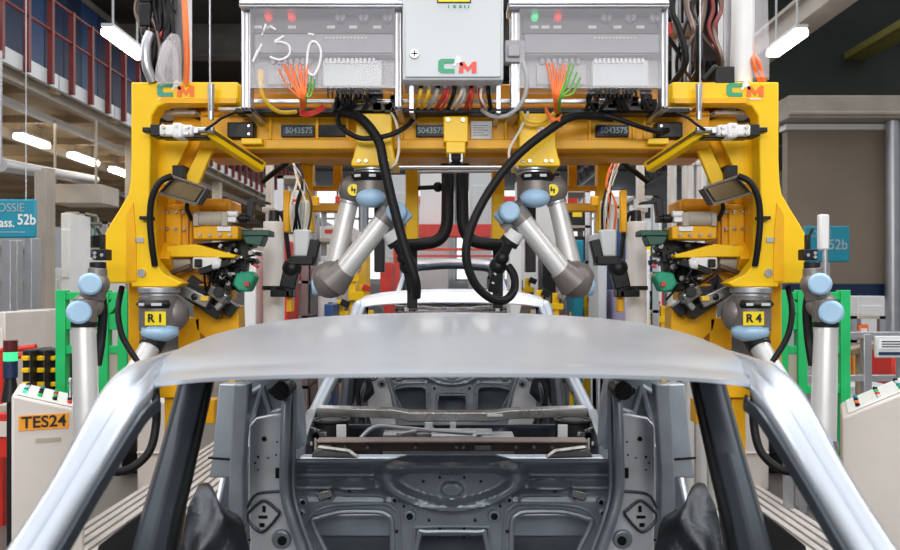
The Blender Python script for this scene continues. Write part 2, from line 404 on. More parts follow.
    def bulk(u, v):
        x = X0+(X1-X0)*u; z = Z0+(Z1-Z0)*v; py = HY+(CZ-z)*F/YB; px = 453+x*F/YB
        d = 0
        d += .045*sm((470-py)/10)                              # top flange leans to the front
        e = (abs(px-453)/72)**2.4+((py-(482-abs(px-453)*.10))/27)**2    # spare hump
        hm = sm((1.25-e)/.5); d += .07*hm
        d += (1-hm)*(.016*math.exp(-((py-474)/3.)**2)-.010*math.exp(-((py-480)/3.)**2)+.012*math.exp(-((py-487)/2.5)**2))
        e2 = (abs(px-453)/57)**2.4+((py-(485-abs(px-453)*.16))/14)**2
        d -= .036*sm((1.2-e2)/.5)
        e3 = ((px-453)/11)**2+((py-486)/7)**2
        d += .016*sm((1.3-e3)/.6)
        for sx in (-1, 1):
            e4 = ((px-453-sx*98)/22)**2+((py-484)/6)**2
            d += .014*sm((1.2-e4)/.6)*(1-hm)
        d += .006*sm((py-497)/4)
        return Vector((x, YB-d, z))
    g = G(); g.grid(bulk, 170, 110, lambda u, v: any(inside(X0+(X1-X0)*u, Z0+(Z1-Z0)*v, h) for h in holes))
    bh = obj('rear_bulkhead', g, DSTEEL, root)
    g = G()
    for h in holes: g.tube([(x, YB-.008, z) for x, z in h], .0095, 8, 4, True)
    for sx in (-1, 1):
        for P in (((305, 540), (309, 520), (322, 508), (345, 504), (384, 503), (394, 507), (400, 517), (402, 560)), ((344, 494), (383, 495), (384, 503))):
            g.tube([(bx(453+sx*(x-453)), YB-.012, bz(y)) for x, y in P], .0055, 6, 4)
    g.tube([(bx(x), YB-.012, bz(y)) for x, y in ((414, 560), (416, 530), (424, 526), (482, 526), (490, 530), (492, 560))], .0055, 6, 4)
    obj('opening_bead', g, DSTEEL, bh)
    for (x, y, r) in ((411, 515, .019), (303, 512, .012), (305, 501, .012), (396, 499, .011), (331, 495, .016), (495, 515, .019), (603, 512, .012), (601, 501, .012), (510, 499, .011), (575, 495, .016)):
        c = Vector((bx(x), YB-.018, bz(y)))
        g = G(); g.cyl(c, c+Vector((0, .02, 0)), r, r*1.25, 18); rg = obj('boss', g, LSTEEL, bh, .002)
        g = G(); g.cyl(c-Vector((0, .003, 0)), c+Vector((0, .004, 0)), r*.6, n=14); obj('bolt_hole', g, BLACK, rg)
    g = G()
    for sx in (-1, 1):
        for (x, y) in ((405, 505), (430, 519), (441, 527), (441, 536), (441, 473), (425, 477), (351, 490), (398, 530)):
            c = Vector((bx(453+sx*(x-453)), YB-.018 if y > 480 else YB-.064, bz(y))); g.cyl(c, c+Vector((0, .006, 0)), .0045, n=10)
    obj('small_hole', g, BLACK, bh)
    for sx in (-1, 1):
        g = G(); g.rbox((bx(453+sx*126), YB-.02, bz(493)), (.05, .02, .03), rotY(sx*.3)); obj('hinge_bracket', g, BARE, bh, .005)
    g = G()                                                     # pale flange and shelf top behind the bulkhead
    g.sweep([[Vector((x, YB-.06, z)), Vector((x, YB-.06, z+.008)), Vector((x, YB+.30, z-.095)), Vector((x, YB+.30, z-.11))] for x, z in [(bx(300), bz(459)), (bx(330), bz(459)), (bx(390), bz(458)), (bx(410), bz(453)), (bx(495), bz(453)), (bx(515), bz(458)), (bx(580), bz(459)), (bx(608), bz(459))]])
    obj('parcel_shelf', g, LSTEEL, root, .003)
    for sx in (-1, 1):
        g = G(); g.prism([(bx(453+sx*(x-453)), YB-.03, bz(y)) for x, y in ((313, 456), (318, 446), (350, 450), (360, 457))], (0, .05, 0)); obj('shelf_bracket', g, BARE, root, .006)
    g = G(); g.box(-.60, .60, 2.95, 2.97, .42, .70); g.grid(lambda u, v: Vector((-.60+1.2*u, 2.93-.16*sm((v-.3)/.7), .45+.42*v)), 10, 12); g.box(-.6, .6, 2.77, 2.79, .80, .87); obj('boot_liner', g, LSTEEL, root)
    g = G(); g.box(-.74, .74, .45, 3.3, .30, .36); g.box(-.10, .10, .5, 2.6, .36, .50); obj('floor_pan', g, XSTEEL, root, .01)
    g = G(); g.box(-.62, .62, 3.22, 3.28, .35, .98); obj('tail_panel', g, DSTEEL, root, .02)
    # nose: crossmember, cowl beam and what hangs in the engine bay
    g = G(); g.box(-.60, .60, -.10, -.04, .862, .912); g.box(-.60, .60, -.14, -.04, .905, .915); cm = obj('front_crossmember', g, BROWN, root, .006)
    g = G()
    for x in (-.47, -.37, -.16, .02, .05, .28, .36, .44): g.cyl((x, -.145, .888), (x, -.10, .888), .007, n=10)
    g.box(.10, .17, -.145, -.10, .876, .896); g.box(-.575, -.53, -.145, -.1, .873, .9); obj('crossmember_hole', g, BARE, cm)
    g = G()
    g.sweep([[Vector((x, .47, z)), Vector((x, .47, z+.045)), Vector((x, .55, z+.05)), Vector((x, .55, z))] for x, z in [(-.70, .925), (-.3, .915), (-.22, .90), (.22, .90), (.3, .912), (.70, .925)]])
    cb = obj('cowl_beam', g, BARE, root, .004)
    g = G(); g.box(-.14, -.10, .455, .47, .87, .90); g.box(-.01, .02, .45, .47, .85, .90); g.box(.18, .26, .46, .47, .925, .938); obj('beam_bracket', g, GREYP, cb, .003)
    g = G(); g.box(-.60, .60, .60, .63, .45, .86); g.grid(lambda u, v: Vector((-.6+1.2*u, .59-.05*math.sin(u*17)*math.sin(v*7), .45+.4*v)), 30, 12); obj('front_bulkhead', g, XSTEEL, root)
    g = G(); g.box(-.20, .20, .22, .36, .55, .885); g.cyl((-.10, .20, .87), (.12, .20, .87), .03); g.box(.14, .30, .2, .33, .7, .875); g.box(-.34, -.2, .28, .40, .66, .87); g.tube([(-.46, .2, .84), (-.38, .24, .91), (-.25, .28, .90), (-.1, .2, .90), (.1, .18, .89)], .012); g.bar((-.25, .1, .90), (-.1, .38, .88), .03, .02)
    stc = obj('steering_carrier', g, ALU, root, .006)
    g = G(); g.box(-.09, .08, .185, .215, .868, .892); obj('carrier_slot', g, BLACKM, stc, .01)
    for s in (-1, 1):
        g = G(); g.box(s*.36, s*.44, .0, .62, .55, .66); obj('side_member', g, DSTEEL, root, .01)
    return root
CARS = []
car = make_car()
def car_copy(dy, dz, label, dz_bulk):
    c = copy_tree(car); c.location = (0, dy, dz); c['label'] = label
    for ch in c.children:
        if ch.name.startswith('rear_bulkhead'): ch.location.z -= dz_bulk
    return c
car_copy(3.65, .072, 'second bare silver car body, seen through and just over the front one', .10)
far_car = car_copy(8.95, .50, 'farthest bare car body with its windscreen opening between the two black posts', 0)
g = G(); g.tube([Vector(p)-Vector((0, 8.95, .50)) for p in (W(428, 267, 10.28), W(452, 265.5, 10.28), W(476, 267, 10.28), W(490, 270, 10.28), W(495, 284, 10.15), W(493, 291, 10.1), W(452, 293, 10.1), W(411, 291, 10.1), W(409, 284, 10.15), W(414, 270, 10.28))], .045, 8, 5, True); obj('windscreen_gasket', g, XSTEEL, far_car)
def skid(y0, z, label):
    t = thing('body_skid', label, 'carrier', 'carriers under the car bodies')
    for s in (-1, 1):
        g = G(); g.box(s*.55, s*.67, y0, y0+3.2, z-.12, z); obj('runner', g, BEIGE, t, .01)
        for yy in (.25, 2.8):
            g = G(); g.box(s*.56, s*.66, y0+yy, y0+yy+.1, 0, z-.12); obj('leg', g, BEIGE, t, .006)
    g = G(); g.box(-.6, .6, y0+.3, y0+.4, z-.11, z-.03); g.box(-.6, .6, y0+2.7, y0+2.8, z-.11, z-.03); obj('cross_tie', g, BEIGE, t, .006)
skid(.15, .30, 'beige carrier under the front car body'); skid(3.8, .375, 'beige carrier under the second car body'); skid(9.1, .80, 'tall beige carrier under the farthest car body')
# ================================================================== GANTRY
def mir(s, x, c=455): return x if s < 0 else 2*c-x
def L(s, a, b): return a if s < 0 else b
gan = thing('gantry_frame', 'big yellow portal frame spanning the line over the car bodies', 'gantry')
YP = 3.5
OUT = [(131, 82), (238, 82), (238, 103), (168, 103), (158, 106), (152, 115), (151, 128), (150, 165), (149, 208), (149, 249), (153, 260), (164, 274), (183, 283), (176, 287), (131, 287), (131, 283), (105, 283), (105, 233), (110, 224), (120, 208), (128, 194), (130, 182), (131, 160)]
for s in (-1, 1):
    X = lambda x: mir(s, x)
    g = G(); g.poly([(X(a), b) for a, b in OUT], YP, .10); pl = obj('portal_plate', g, YEL, gan, .006)
    g = G(); g.poly([(X(a), b) for a, b in [(126, 215), (133, 203), (136, 240), (136, 281), (131, 281), (126, 281)]], YP-.006, .007)
    g.poly([(X(a), b) for a, b in [(160, 98), (236, 98), (236, 103), (164, 103)]], YP-.012, .013); obj('stiffener', g, YEL2, pl)
    g = G(); c = W(X(142), 273, YP); g.cyl(c-Vector((0, .01, 0)), c, .018, n=18); c = W(X(140), 240, YP); g.rbox(c, (.035, .012, .022)); obj('plate_stud', g, ALU, pl)
    # logo: green C, small white A, red M, thin white line
    c = W(L(s, 175.5, 744.5), 90, YP); logo((c.x, c.z), .060, LTEAL if s < 0 else LGREEN, LORG, pl, YP-.004)
    g = G(); a = L(s, 158, 727); g.pbox(a, a+34, 98.2, 99.4, YP-.003, .003); obj('logo_rule', g, WHITE, pl)
    # depth ribs, leg down to the floor
    g = G(); g.pbox(X(128), X(140), 270, 396, 3.62, .14); g.pbox(X(128), X(186), 382, 398, 3.60, .18); a = W(X(164), 0, 3.64); b = W(X(178), 0, 3.64); g.box(a.x, b.x, 3.64, 3.76, 0, 1.3); g.box(a.x-.05, b.x+.05, 3.58, 3.80, 0, .02); g.pbox(X(186), X(214), 400, 424, 3.9, .1); g.pbox(X(180), X(190), 400, 424, 3.76, .2)
    obj('leg', g, YEL2, gan, .006)
    g = G()
    g.bar(W(X(197), 118, 3.72), W(X(158), 212, 3.80), .16, .10, (0, 1, 0)); g.pbox(X(150), X(157), 190, 275, 3.6, .5)
    obj('side_rib', g, YEL2, gan, .008)
    g = G(); g.poly([(X(158), 138), (X(190), 138), (X(168), 186), (X(151), 178), (X(152), 150)], 3.64, .03); g.poly([(X(203), 140), (X(214), 146), (X(196), 190), (X(182), 184)], 3.62, .03); obj('gusset_plate', g, YEL, gan, .004)
    g = G(); g.pbox(X(150), X(160), 104, 190, 3.9, .02); g.pbox(X(150), X(176), 104, 122, 3.74, .02); obj('recess_shade', g, BLACKM, gan)  # black sheets standing in for the shade inside the plate opening
    g = G(); g.bar(W(X(182), 122, 3.70), W(X(158), 170, 3.74), .012, .03, (0, 1, 0)); g.bar(W(X(207), 140, 3.66), W(X(196), 178, 3.66), .02, .03, (0, 1, 0)); obj('cable_channel', g, RED if s < 0 else BLACKM, gan)
    g = G(); g.bar(W(X(206), 131, 3.48), W(X(262), 168, 3.70), .055, .05); obj('diagonal_brace', g, YEL, gan, .008)
    g = G(); g.bar(W(X(207), 128, 3.452), W(X(262), 164, 3.672), .02, .012); obj('brace_edge', g, BRONZE, gan)
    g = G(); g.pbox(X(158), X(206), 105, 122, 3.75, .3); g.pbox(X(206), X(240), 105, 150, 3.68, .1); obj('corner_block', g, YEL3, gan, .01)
    g = G(); g.pbox(X(227), X(254), 122, 138, 3.57, .06); eb = obj('valve_block', g, BLACKM, gan, .006)
    g = G()
    for dx, dy in ((249, 126), (249, 134)): c = W(X(dx), dy, 3.57); g.cyl(c-Vector((0, .006, 0)), c, .006, n=10)
    obj('valve_screw', g, BARE, eb)
    g = G(); g.pbox(X(241), X(262), 138, 144, 3.56, .1); g.pbox(X(214), X(240), 104, 108, 3.55, .06); obj('lug', g, YEL, gan, .004)
    g = G(); g.pbox(X(218), X(243), 107, 110, 3.53, .05); obj('clip_strip', g, WHITE, gan, .003)
    # pedestal the inner robot hangs from
    g = G(); x0, x1 = (354, 394) if s < 0 else (518, 557)
    a = (x0+x1)/2
    g.sweep([[W(a-dx, py, 3.5), W(a+dx, py, 3.5), W(a+dx, py, 3.5)+Vector((0, .22, 0)), W(a-dx, py, 3.5)+Vector((0, .22, 0))] for py, dx in ((113, 18), (146, 18.5), (157, 21), (160, 22.5), (166, 23))])
    pd = obj('robot_pedestal', g, YEL, gan, .006)
    g = G()
    for dx, dy in ((-15, 161), (14, 161), (-8, 161), (8, 161)): c = W(a+dx, dy, 3.495); g.cyl(c-Vector((0, .008, 0)), c+Vector((0, .01, 0)), .008, n=6)
    obj('pedestal_bolt', g, BARE, pd)
    # columns of the rear portal
    g = G(); g.pbox(X(405.5), X(418), 112, 249, 4.35, .10); obj('rear_column', g, YEL, gan, .006)
    g = G(); a = W(X(407), 0, 4.37); b = W(X(417), 0, 4.37); g.box(a.x, b.x, 4.37, 4.43, 1.55, 1.9); obj('column_foot', g, BLACKM, gan, .004)
    g = G(); g.pbox(X(299), X(312), 146, 232, 4.30, .10); obj('drop_column', g, YEL, gan, .006)
    g = G()
    for k in range(4): c = W(X(300.5+k*3.4), 152, 4.3); g.cyl(c-Vector((0, .004, 0)), c, .008, n=10)
    obj('column_hole', g, INK, gan)
    g = G(); g.pbox(X(312), X(345), 203, 211, 4.35, .08); g.pbox(X(312), X(345), 186, 190, 4.35, .06); g.pbox(X(333), X(341), 160, 188, 4.35, .06); obj('rear_crossbar', g, YEL2, gan, .005)
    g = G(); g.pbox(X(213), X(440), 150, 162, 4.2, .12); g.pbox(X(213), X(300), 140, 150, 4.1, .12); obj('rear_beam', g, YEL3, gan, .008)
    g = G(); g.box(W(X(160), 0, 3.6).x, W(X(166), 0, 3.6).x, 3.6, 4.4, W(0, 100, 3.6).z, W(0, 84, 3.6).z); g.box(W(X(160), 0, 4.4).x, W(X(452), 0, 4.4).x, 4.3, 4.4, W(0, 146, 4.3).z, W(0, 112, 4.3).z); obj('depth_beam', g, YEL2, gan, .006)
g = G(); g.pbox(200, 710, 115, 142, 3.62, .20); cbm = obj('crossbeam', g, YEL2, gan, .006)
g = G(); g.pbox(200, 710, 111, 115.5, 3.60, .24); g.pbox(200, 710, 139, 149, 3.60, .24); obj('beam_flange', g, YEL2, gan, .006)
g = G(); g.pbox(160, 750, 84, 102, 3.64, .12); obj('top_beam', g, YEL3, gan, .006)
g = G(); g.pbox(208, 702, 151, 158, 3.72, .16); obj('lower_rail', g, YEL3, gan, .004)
g = G()
for x in (270, 317, 347, 402, 506, 590, 634, 645): g.pbox(x-1.5, x+1.5, 115, 139, 3.605, .02)
obj('web_stiffener', g, YEL2, gan, .003)
for (x0, x1, t, tx) in ((281, 314, '5043575', 299), (416, 444, '5043575', 431), (596, 629, '5043575', 614)):
    g = G(); g.pbox(x0, x1, 124.5, 136.5, 3.600, .02); np_ = obj('number_plate', g, BLACKM, gan, .002)
    text(t, .026, W(tx, 130.6, 3.598), PALE, np_, 'plate_digits', .02, .95)
    g = G(); c = W(x0+4.5, 130.6, 3.597); g.box(c.x-.009, c.x+.009, c.y, c.y+.004, c.z-.012, c.z+.012); obj('plate_emblem', g, BLUEP, np_)
g = G(); g.pbox(318.5, 345.5, 124.5, 136, 3.600, .02); obj('cover_plate', g, BLACKM, gan, .002)
g = G(); g.pbox(471, 492, 121, 139, 3.600, .02); lb = obj('rating_plate', g, GREYP, gan, .002)
g = G()
for k in range(5): g.pbox(473, 488-k % 2*4, 125+k*2.4, 125.8+k*2.4, 3.598, .003)
obj('plate_line', g, JOINT, lb)
g = G(); g.pbox(443.5, 468, 116, 142, 3.50, .12); g.poly([(446, 141), (465.5, 141), (465.5, 153), (446, 153)], 3.49, .12); cbk = obj('centre_bracket', g, YEL, gan, .005)
g = G()
for x in (448, 463):
    c = W(x, 120, 3.495); g.cyl(c-Vector((0, .008, 0)), c+Vector((0, .01, 0)), .009, n=6)
obj('bracket_bolt', g, BARE, cbk)
g = G(); g.pbox(449, 452, 153, 162, 3.5, .05); g.pbox(460, 463, 153, 162, 3.5, .05); obj('grip_jaw', g, WHITE, cbk, .003)
g = G(); g.sph(W(456, 159, 3.52), .034, (1, .8, .8)); g.pbox(451, 461, 152, 157, 3.5, .06); obj('grip_pad', g, BLACK, cbk)
for cx in (373, 541):
    g = G(); c = W(cx, 130.5, 3.495); g.cyl(c-Vector((0, .004, 0)), c+Vector((0, .006, 0)), .016, n=18); st = obj('round_sticker', g, WHITE, gan)
    g = G(); g.cyl(c-Vector((0, .006, 0)), c, .008, n=3); obj('sticker_mark', g, LORG, st)

# rails hung from the ceiling carry the portal
for s in (-1, 1):
    X = lambda x: mir(s, x)
    g = G(); a = W(X(183), 0, 3.7); g.box(a.x-.03, a.x+.03, 3.66, 3.74, 2.45, 7.45); g.box(a.x-.09, a.x+.09, 3.6, 3.8, 2.44, 2.46)
    one('hanger_column', L(s, 'aluminium hanger column rising from the portal beside the orange hose at left', 'aluminium hanger column rising from the portal behind the film tube at right'), 'column', g, ALU, .004)

# ================================================================== ROBOTS
def capsule_arm(g, a, b, r): g.cyl(a, b, r, n=24)
def inner_robot(s):
    t = thing('robot_arm', L(s, 'hanging grey jointed robot arm, inner left, elbow pointing left', 'hanging grey jointed robot arm, inner right, elbow pointing right'), 'robot', 'hanging robot arms on the portal')
    X = lambda x: mir(s, x, 453); Y = 3.60
    P = lambda x, y, dy=0: W(X(x), y, Y+dy)
    g = G(); g.cyl(P(373, 165.5), P(373, 172), .085, n=28); g.cyl(P(373, 172), P(373, 176), .076, n=28); base = obj('base_flange', g, ALU, t, .003)
    g = G(); g.cyl(P(371, 174), P(370, 199), .083, .086, 28); g.sph(P(352, 190, .0), .062, (1, 1, 1.05)); g.cyl(P(352, 190), P(368, 190), .062, n=24); sh = obj('shoulder', g, JOINT, t, .004)
    g = G(); a = P(370, 178.5); g.tube([a+Vector((.0845*math.sin(q), -.0845*math.cos(q), 0)) for q in [(-.85+i*.17) for i in range(11)]], .019, 4, 1); bd = obj('label_band', g, BLACKM, sh)
    for q in (-.45, .2):
        g = G(); c = a+Vector((.104*math.sin(q), -.104*math.cos(q), 0)); g.rbox(c, (.030, .004, .012), rotZ(q)); obj('band_print', g, GREYP, bd)
    g = G(); c = P(353.5, 190, -.062); g.cyl(c-Vector((0, .004, 0)), c+Vector((0, .004, 0)), .026, n=18); sk = obj('round_sticker', g, STICK, sh)
    g = G(); c.y -= .005
    g.rbox(c+Vector((-.006, 0, .004)), (.006, .003, .020)); g.rbox(c+Vector((.006, 0, -.004)), (.006, .003, .020)); g.rbox(c, (.020, .003, .005)); obj('sticker_mark', g, INK, sk)
    g = G(); g.sph(P(371, 198, -.05), .066, (1.03, 1.0, .66)); obj('shoulder_cap', g, BLUE, t)
    # upper arm down to the elbow, forearm back up
    A = P(349.5, 202, .01); E = P(332, 276, .01); B = P(384, 220, -.07); E2 = P(343, 272, -.06)
    g = G(); g.cyl(A+(A-E)*.02, E, .040, .046, 24); obj('upper_arm', g, ARM, t)
    g = G(); g.cyl(P(351, 197, .01), A+(E-A)*.03, .046, n=24); obj('arm_collar', g, ALU, t, .003)
    g = G(); g.cyl(B, E2, .044, .047, 24); obj('forearm', g, ARM, t)
    g = G(); g.sph(P(331, 279.5, -.02), .091, (1.0, 1.0, .92), rotY(s*.35)); g.cyl(P(333.4, 268, .01), P(330, 281, .01), .052, .082, 24); g.cyl(P(345.5, 268.5, -.06), P(332, 282, -.04), .054, .078, 24); obj('elbow', g, JOINT, t)
    g = G(); c = P(313, 284, -.02); g.cyl(c, c+Vector((-s*.03, 0, 0)), .05, .055, 20); obj('elbow_cap', g, BLUE, t, .006)
    g = G(); d = (B-E2).normalized(); g.cyl(B-d*.01, B+d*.05, .049, n=24); g.sph(P(395, 213, -.06), .052, (1.1, 1, 1)); g.cyl(P(385, 206, -.02), P(395, 216, -.05), .034); g.cyl(P(392, 222, -.04), P(400, 231, -.03), .04, n=20); obj('wrist', g, JOINT, t)
    g = G(); c = P(396, 211, -.135); g.cyl(c, c+Vector((0, .07, 0)), .043, .049, 22); obj('wrist_cap', g, BLUE, t, .010)
    g = G(); c = P(407, 222, -.02); g.cyl(c, P(401, 216, -.02), .040, .044, 20); obj('flange_cap', g, BLUE, t, .006)
    g = G(); a, b = P(389, 231, -.05), P(395, 240, -.04); g.cyl(a, b, .041, n=22); obj('tool_ring', g, WHITE, t, .002)
    g = G(); a, b = P(394.8, 239.5, -.04), P(398, 244, -.035); g.cyl(a, b, .043, n=22); obj('tool_flange', g, BLACKM, t, .002)
    g = G(); a, b, c = P(397, 243, -.035), P(408, 266, 0), P(413, 292, .02); g.bar(a, b, .045, .05, (0, 1, 0)); g.bar(b, c, .05, .05, (0, 1, 0)); g.sph(b, .04); g.sph(P(404, 258, -.03), .032); tl = obj('tool', g, BLACKM, t, .006)
    g = G()
    for x, y in ((411, 274), (413, 283)):
        c = P(x, y, -.04); g.rbox(c, (.012, .02, .008), rotY(.6))
    obj('tool_bolt', g, BARE, tl)
    return t
for s in (-1, 1): inner_robot(s)
def outer_robot(s):
    t = thing('robot_arm', L(s, 'outer left robot arm with the yellow R 1 sticker on its base', 'outer right robot arm with the yellow R 4 sticker on its base'), 'robot', 'hanging robot arms on the portal')
    X = lambda x: mir(s, x, 455); Y = 3.55
    P = lambda x, y, dy=0: W(X(x), y, Y+dy)
    g = G(); g.cyl(P(159, 287.5), P(159, 293), .090, n=28); g.cyl(P(159, 293), P(159, 298), .078, n=28); bf = obj('base_flange', g, ALU, t, .003)
    g = G()
    for k in range(8): a = k*.785; c = P(159, 290)+Vector((.078*math.cos(a), .078*math.sin(a), -.012)); g.cyl(c, c+Vector((0, 0, .02)), .009, n=6)
    obj('flange_bolt', g, BARE, bf)
    g = G(); g.cyl(P(159, 296), P(159.5, 330), .084, .087, 30); g.sph(P(174, 314, .02), .066, (1, 1, 1.2)); g.cyl(P(160, 314, .02), P(174, 314, .02), .074, n=24); sh = obj('shoulder', g, JOINT, t, .004)
    g = G(); a = P(159, 304); g.tube([a+Vector((.086*math.sin(q), -.086*math.cos(q), 0)) for q in [(-.85+i*.17) for i in range(11)]], .018, 4, 1); bd = obj('label_band', g, BLACKM, sh)
    for q, w_ in ((-.40, .028), (.25, .042)):
        g = G(); c = a+Vector((.1045*math.sin(q), -.1045*math.cos(q), 0)); g.rbox(c, (w_, .004, .012), rotZ(q)); obj('band_print', g, GREYP, bd)
    yl = Y-.094
    g = G(); x = 155.5 if s < 0 else 753.5; c = W(x, 318.5, yl); g.rbox(c, (.090, .004, .060)); sk = obj('number_sticker', g, STICK, sh)
    text('R 1' if s < 0 else 'R 4', .034, c-Vector((0, .004, 0)), INK, sk, 'sticker_lettering', .045, 1.0)
    g = G(); g.sph(P(160, 332, -.03), .080, (1.02, .95, .55)); g.cyl(P(160, 327, -.02), P(160, 333, -.02), .080, n=28); obj('shoulder_cap', g, BLUE, t)
    EL = P(92, 446, -.30); A = P(156, 337, -.02)
    g = G(); A2 = A+(EL-A)*.10; g.cyl(A2, EL, .043, .048, 24); obj('upper_arm', g, ARM, t)
    g = G(); g.cyl(A, A2, .052, n=20); obj('arm_collar', g, BLACKM, t, .003)
    F0 = P(87, 440, -.34); F1 = P(84, 326, -.30)
    g = G(); g.cyl(F0, F1, .050, .046, 26); obj('forearm', g, ARM, t)
    g = G(); g.sph(P(90, 446, -.32), .07, (1, 1, .9)); obj('elbow', g, JOINT, t)
    g = G(); c = P(86, 447, -.40); g.cyl(c, c+Vector((0, .07, 0)), .042, .048, 22); obj('elbow_cap', g, BLUE, t, .008)
    g = G(); g.cyl(P(84, 327, -.30), P(84, 322, -.30), .0505, n=26); obj('arm_ring', g, BLACKM, t, .002)
    g = G(); g.cyl(P(84, 322, -.30), P(87, 300, -.29), .047, .050, 24); g.sph(P(88, 306, -.27), .062, (1, 1, .9)); g.cyl(P(92, 298, -.27), P(95, 288, -.27), .05, .048); g.sph(P(96, 284, -.27), .054); g.cyl(P(97, 280, -.27), P(98, 268, -.27), .040, .036); obj('wrist', g, JOINT, t, .003)
    for (x, y, r) in ((79, 312.5, .049), (90, 284, .046)):
        g = G(); c = P(x, y, -.37); dv = Vector((c.x, c.y, 0)).normalized()*.075; g.cyl(c, c+dv, r*.95, r, 26); obj('wrist_cap', g, BLUE, t, .010)
    g = G(); g.pbox(X(92), X(106), 249, 260, 3.26, .06); g.cyl(P(98, 262, -.27), P(98, 270, -.27), .032); g.pbox(X(99), X(103), 234, 250, 3.27, .03); g.bar(P(101, 236, -.26), P(97, 228, -.26), .012, .012); tl = obj('sensor_head', g, BLACKM, t, .004)
    g = G()
    for x, y in ((95, 253), (95, 257), (102, 255)): c = W(X(x), y, 3.258); g.cyl(c-Vector((0, .004, 0)), c, .007, n=10)
    obj('sensor_lens', g, ALU, tl)
    g = G(); g.tube([P(100, 290, -.22), P(103, 310, -.22), P(101, 340, -.22), P(97, 365, -.25)], .020, 8); obj('dress_hose', g, BLACK, t)
    return t
for s in (-1, 1): outer_robot(s)

# ================================================================== OVERHEAD CABINETS
cc = thing('control_cabinet', 'light grey closed cabinet with a green and red logo, top centre', 'cabinet')
YC = 3.28
g = G(); g.pbox(402.5, 503.5, -40, 80, YC, .24); bd = obj('housing', g, GREYP, cc, .006)
g = G(); g.pbox(405, 501, -36, 77, YC-.012, .013); dr = obj('door', g, GREYP, cc, .004)
c = W(457, 66, YC-.014); logo((c.x, c.z), .058, LGREEN, LRED, dr, YC-.016)
g = G(); g.pbox(437, 471, -12, 3, YC-.015, .003); wl = obj('warning_label', g, INK, dr)
g = G(); g.pbox(438.3, 469.7, -11, 1.6, YC-.017, .003); obj('label_face', g, STICK, wl)
g = G(); [g.pbox(x, x+w, 5.2, 8, YC-.014, .003) for x, w in ((448, 1.2), (453, 3), (459, 3), (464, 1.5), (468, 1.2))]; obj('label_print', g, LTEAL, dr)
g = G(); c = W(414.5, 54, YC-.014); g.cyl(c-Vector((0, .006, 0)), c, .020, n=20); lk = obj('door_lock', g, ALU, dr, .002)
g = G(); c.y -= .007; g.rbox(c, (.026, .003, .005)); g.rbox(c, (.005, .003, .026)); obj('lock_slot', g, INK, lk)
for x in (411.5, 498.5):
    g = G(); g.pbox(x-2.5, x+2.5, 78, 112, YC+.06, .02); g.pbox(x-2.5, x+2.5, 108, 113, YC+.06, .3); obj('mounting_leg', g, ALU, cc, .003)
for k in range(9):
    x = 421+k*8.4
    g = G(); p = W(x, 80, YC+.1); g.cyl(p, W(x, 85, YC+.1), .014, n=6); g.cyl(W(x, 85, YC+.1), W(x, 89, YC+.1), .010, n=12); obj('cable_gland', g, GREYP if k % 2 else BLACKM, cc, .002)
cols = [YELW, YELW, GRYW, REDW, BLACK, WHTW, REDW, REDW, BLACK]; cn = ['yellow', 'yellow', 'grey', 'red', 'black', 'pale', 'red', 'red', 'black']
for k in range(9):
    x = 421+k*8.4; dx = (-8, -10, -12, -12, -8, -14, -7, 4, 3)[k]
    g = G(); g.tube([W(x, 88, YC+.1), W(x+dx*.15, 95, YC+.1), W(x+dx*.6, 104, YC+.16), W(x+dx, 112, YC+.3)], .009, 8); obj('cable', g, cols[k], cc)
    if k in (3, 5, 6, 7):
        g = G(); g.tube([W(x+2, 88, YC+.09), W(x+1, 97, YC+.07), W(x+dx*.5+3, 106, YC+.12), W(x+dx+4, 112, YC+.3)], .006, 6); obj('cable', g, (REDW, 0, GRYW, REDW, WHTW)[k-3] if k != 4 else REDW, cc)
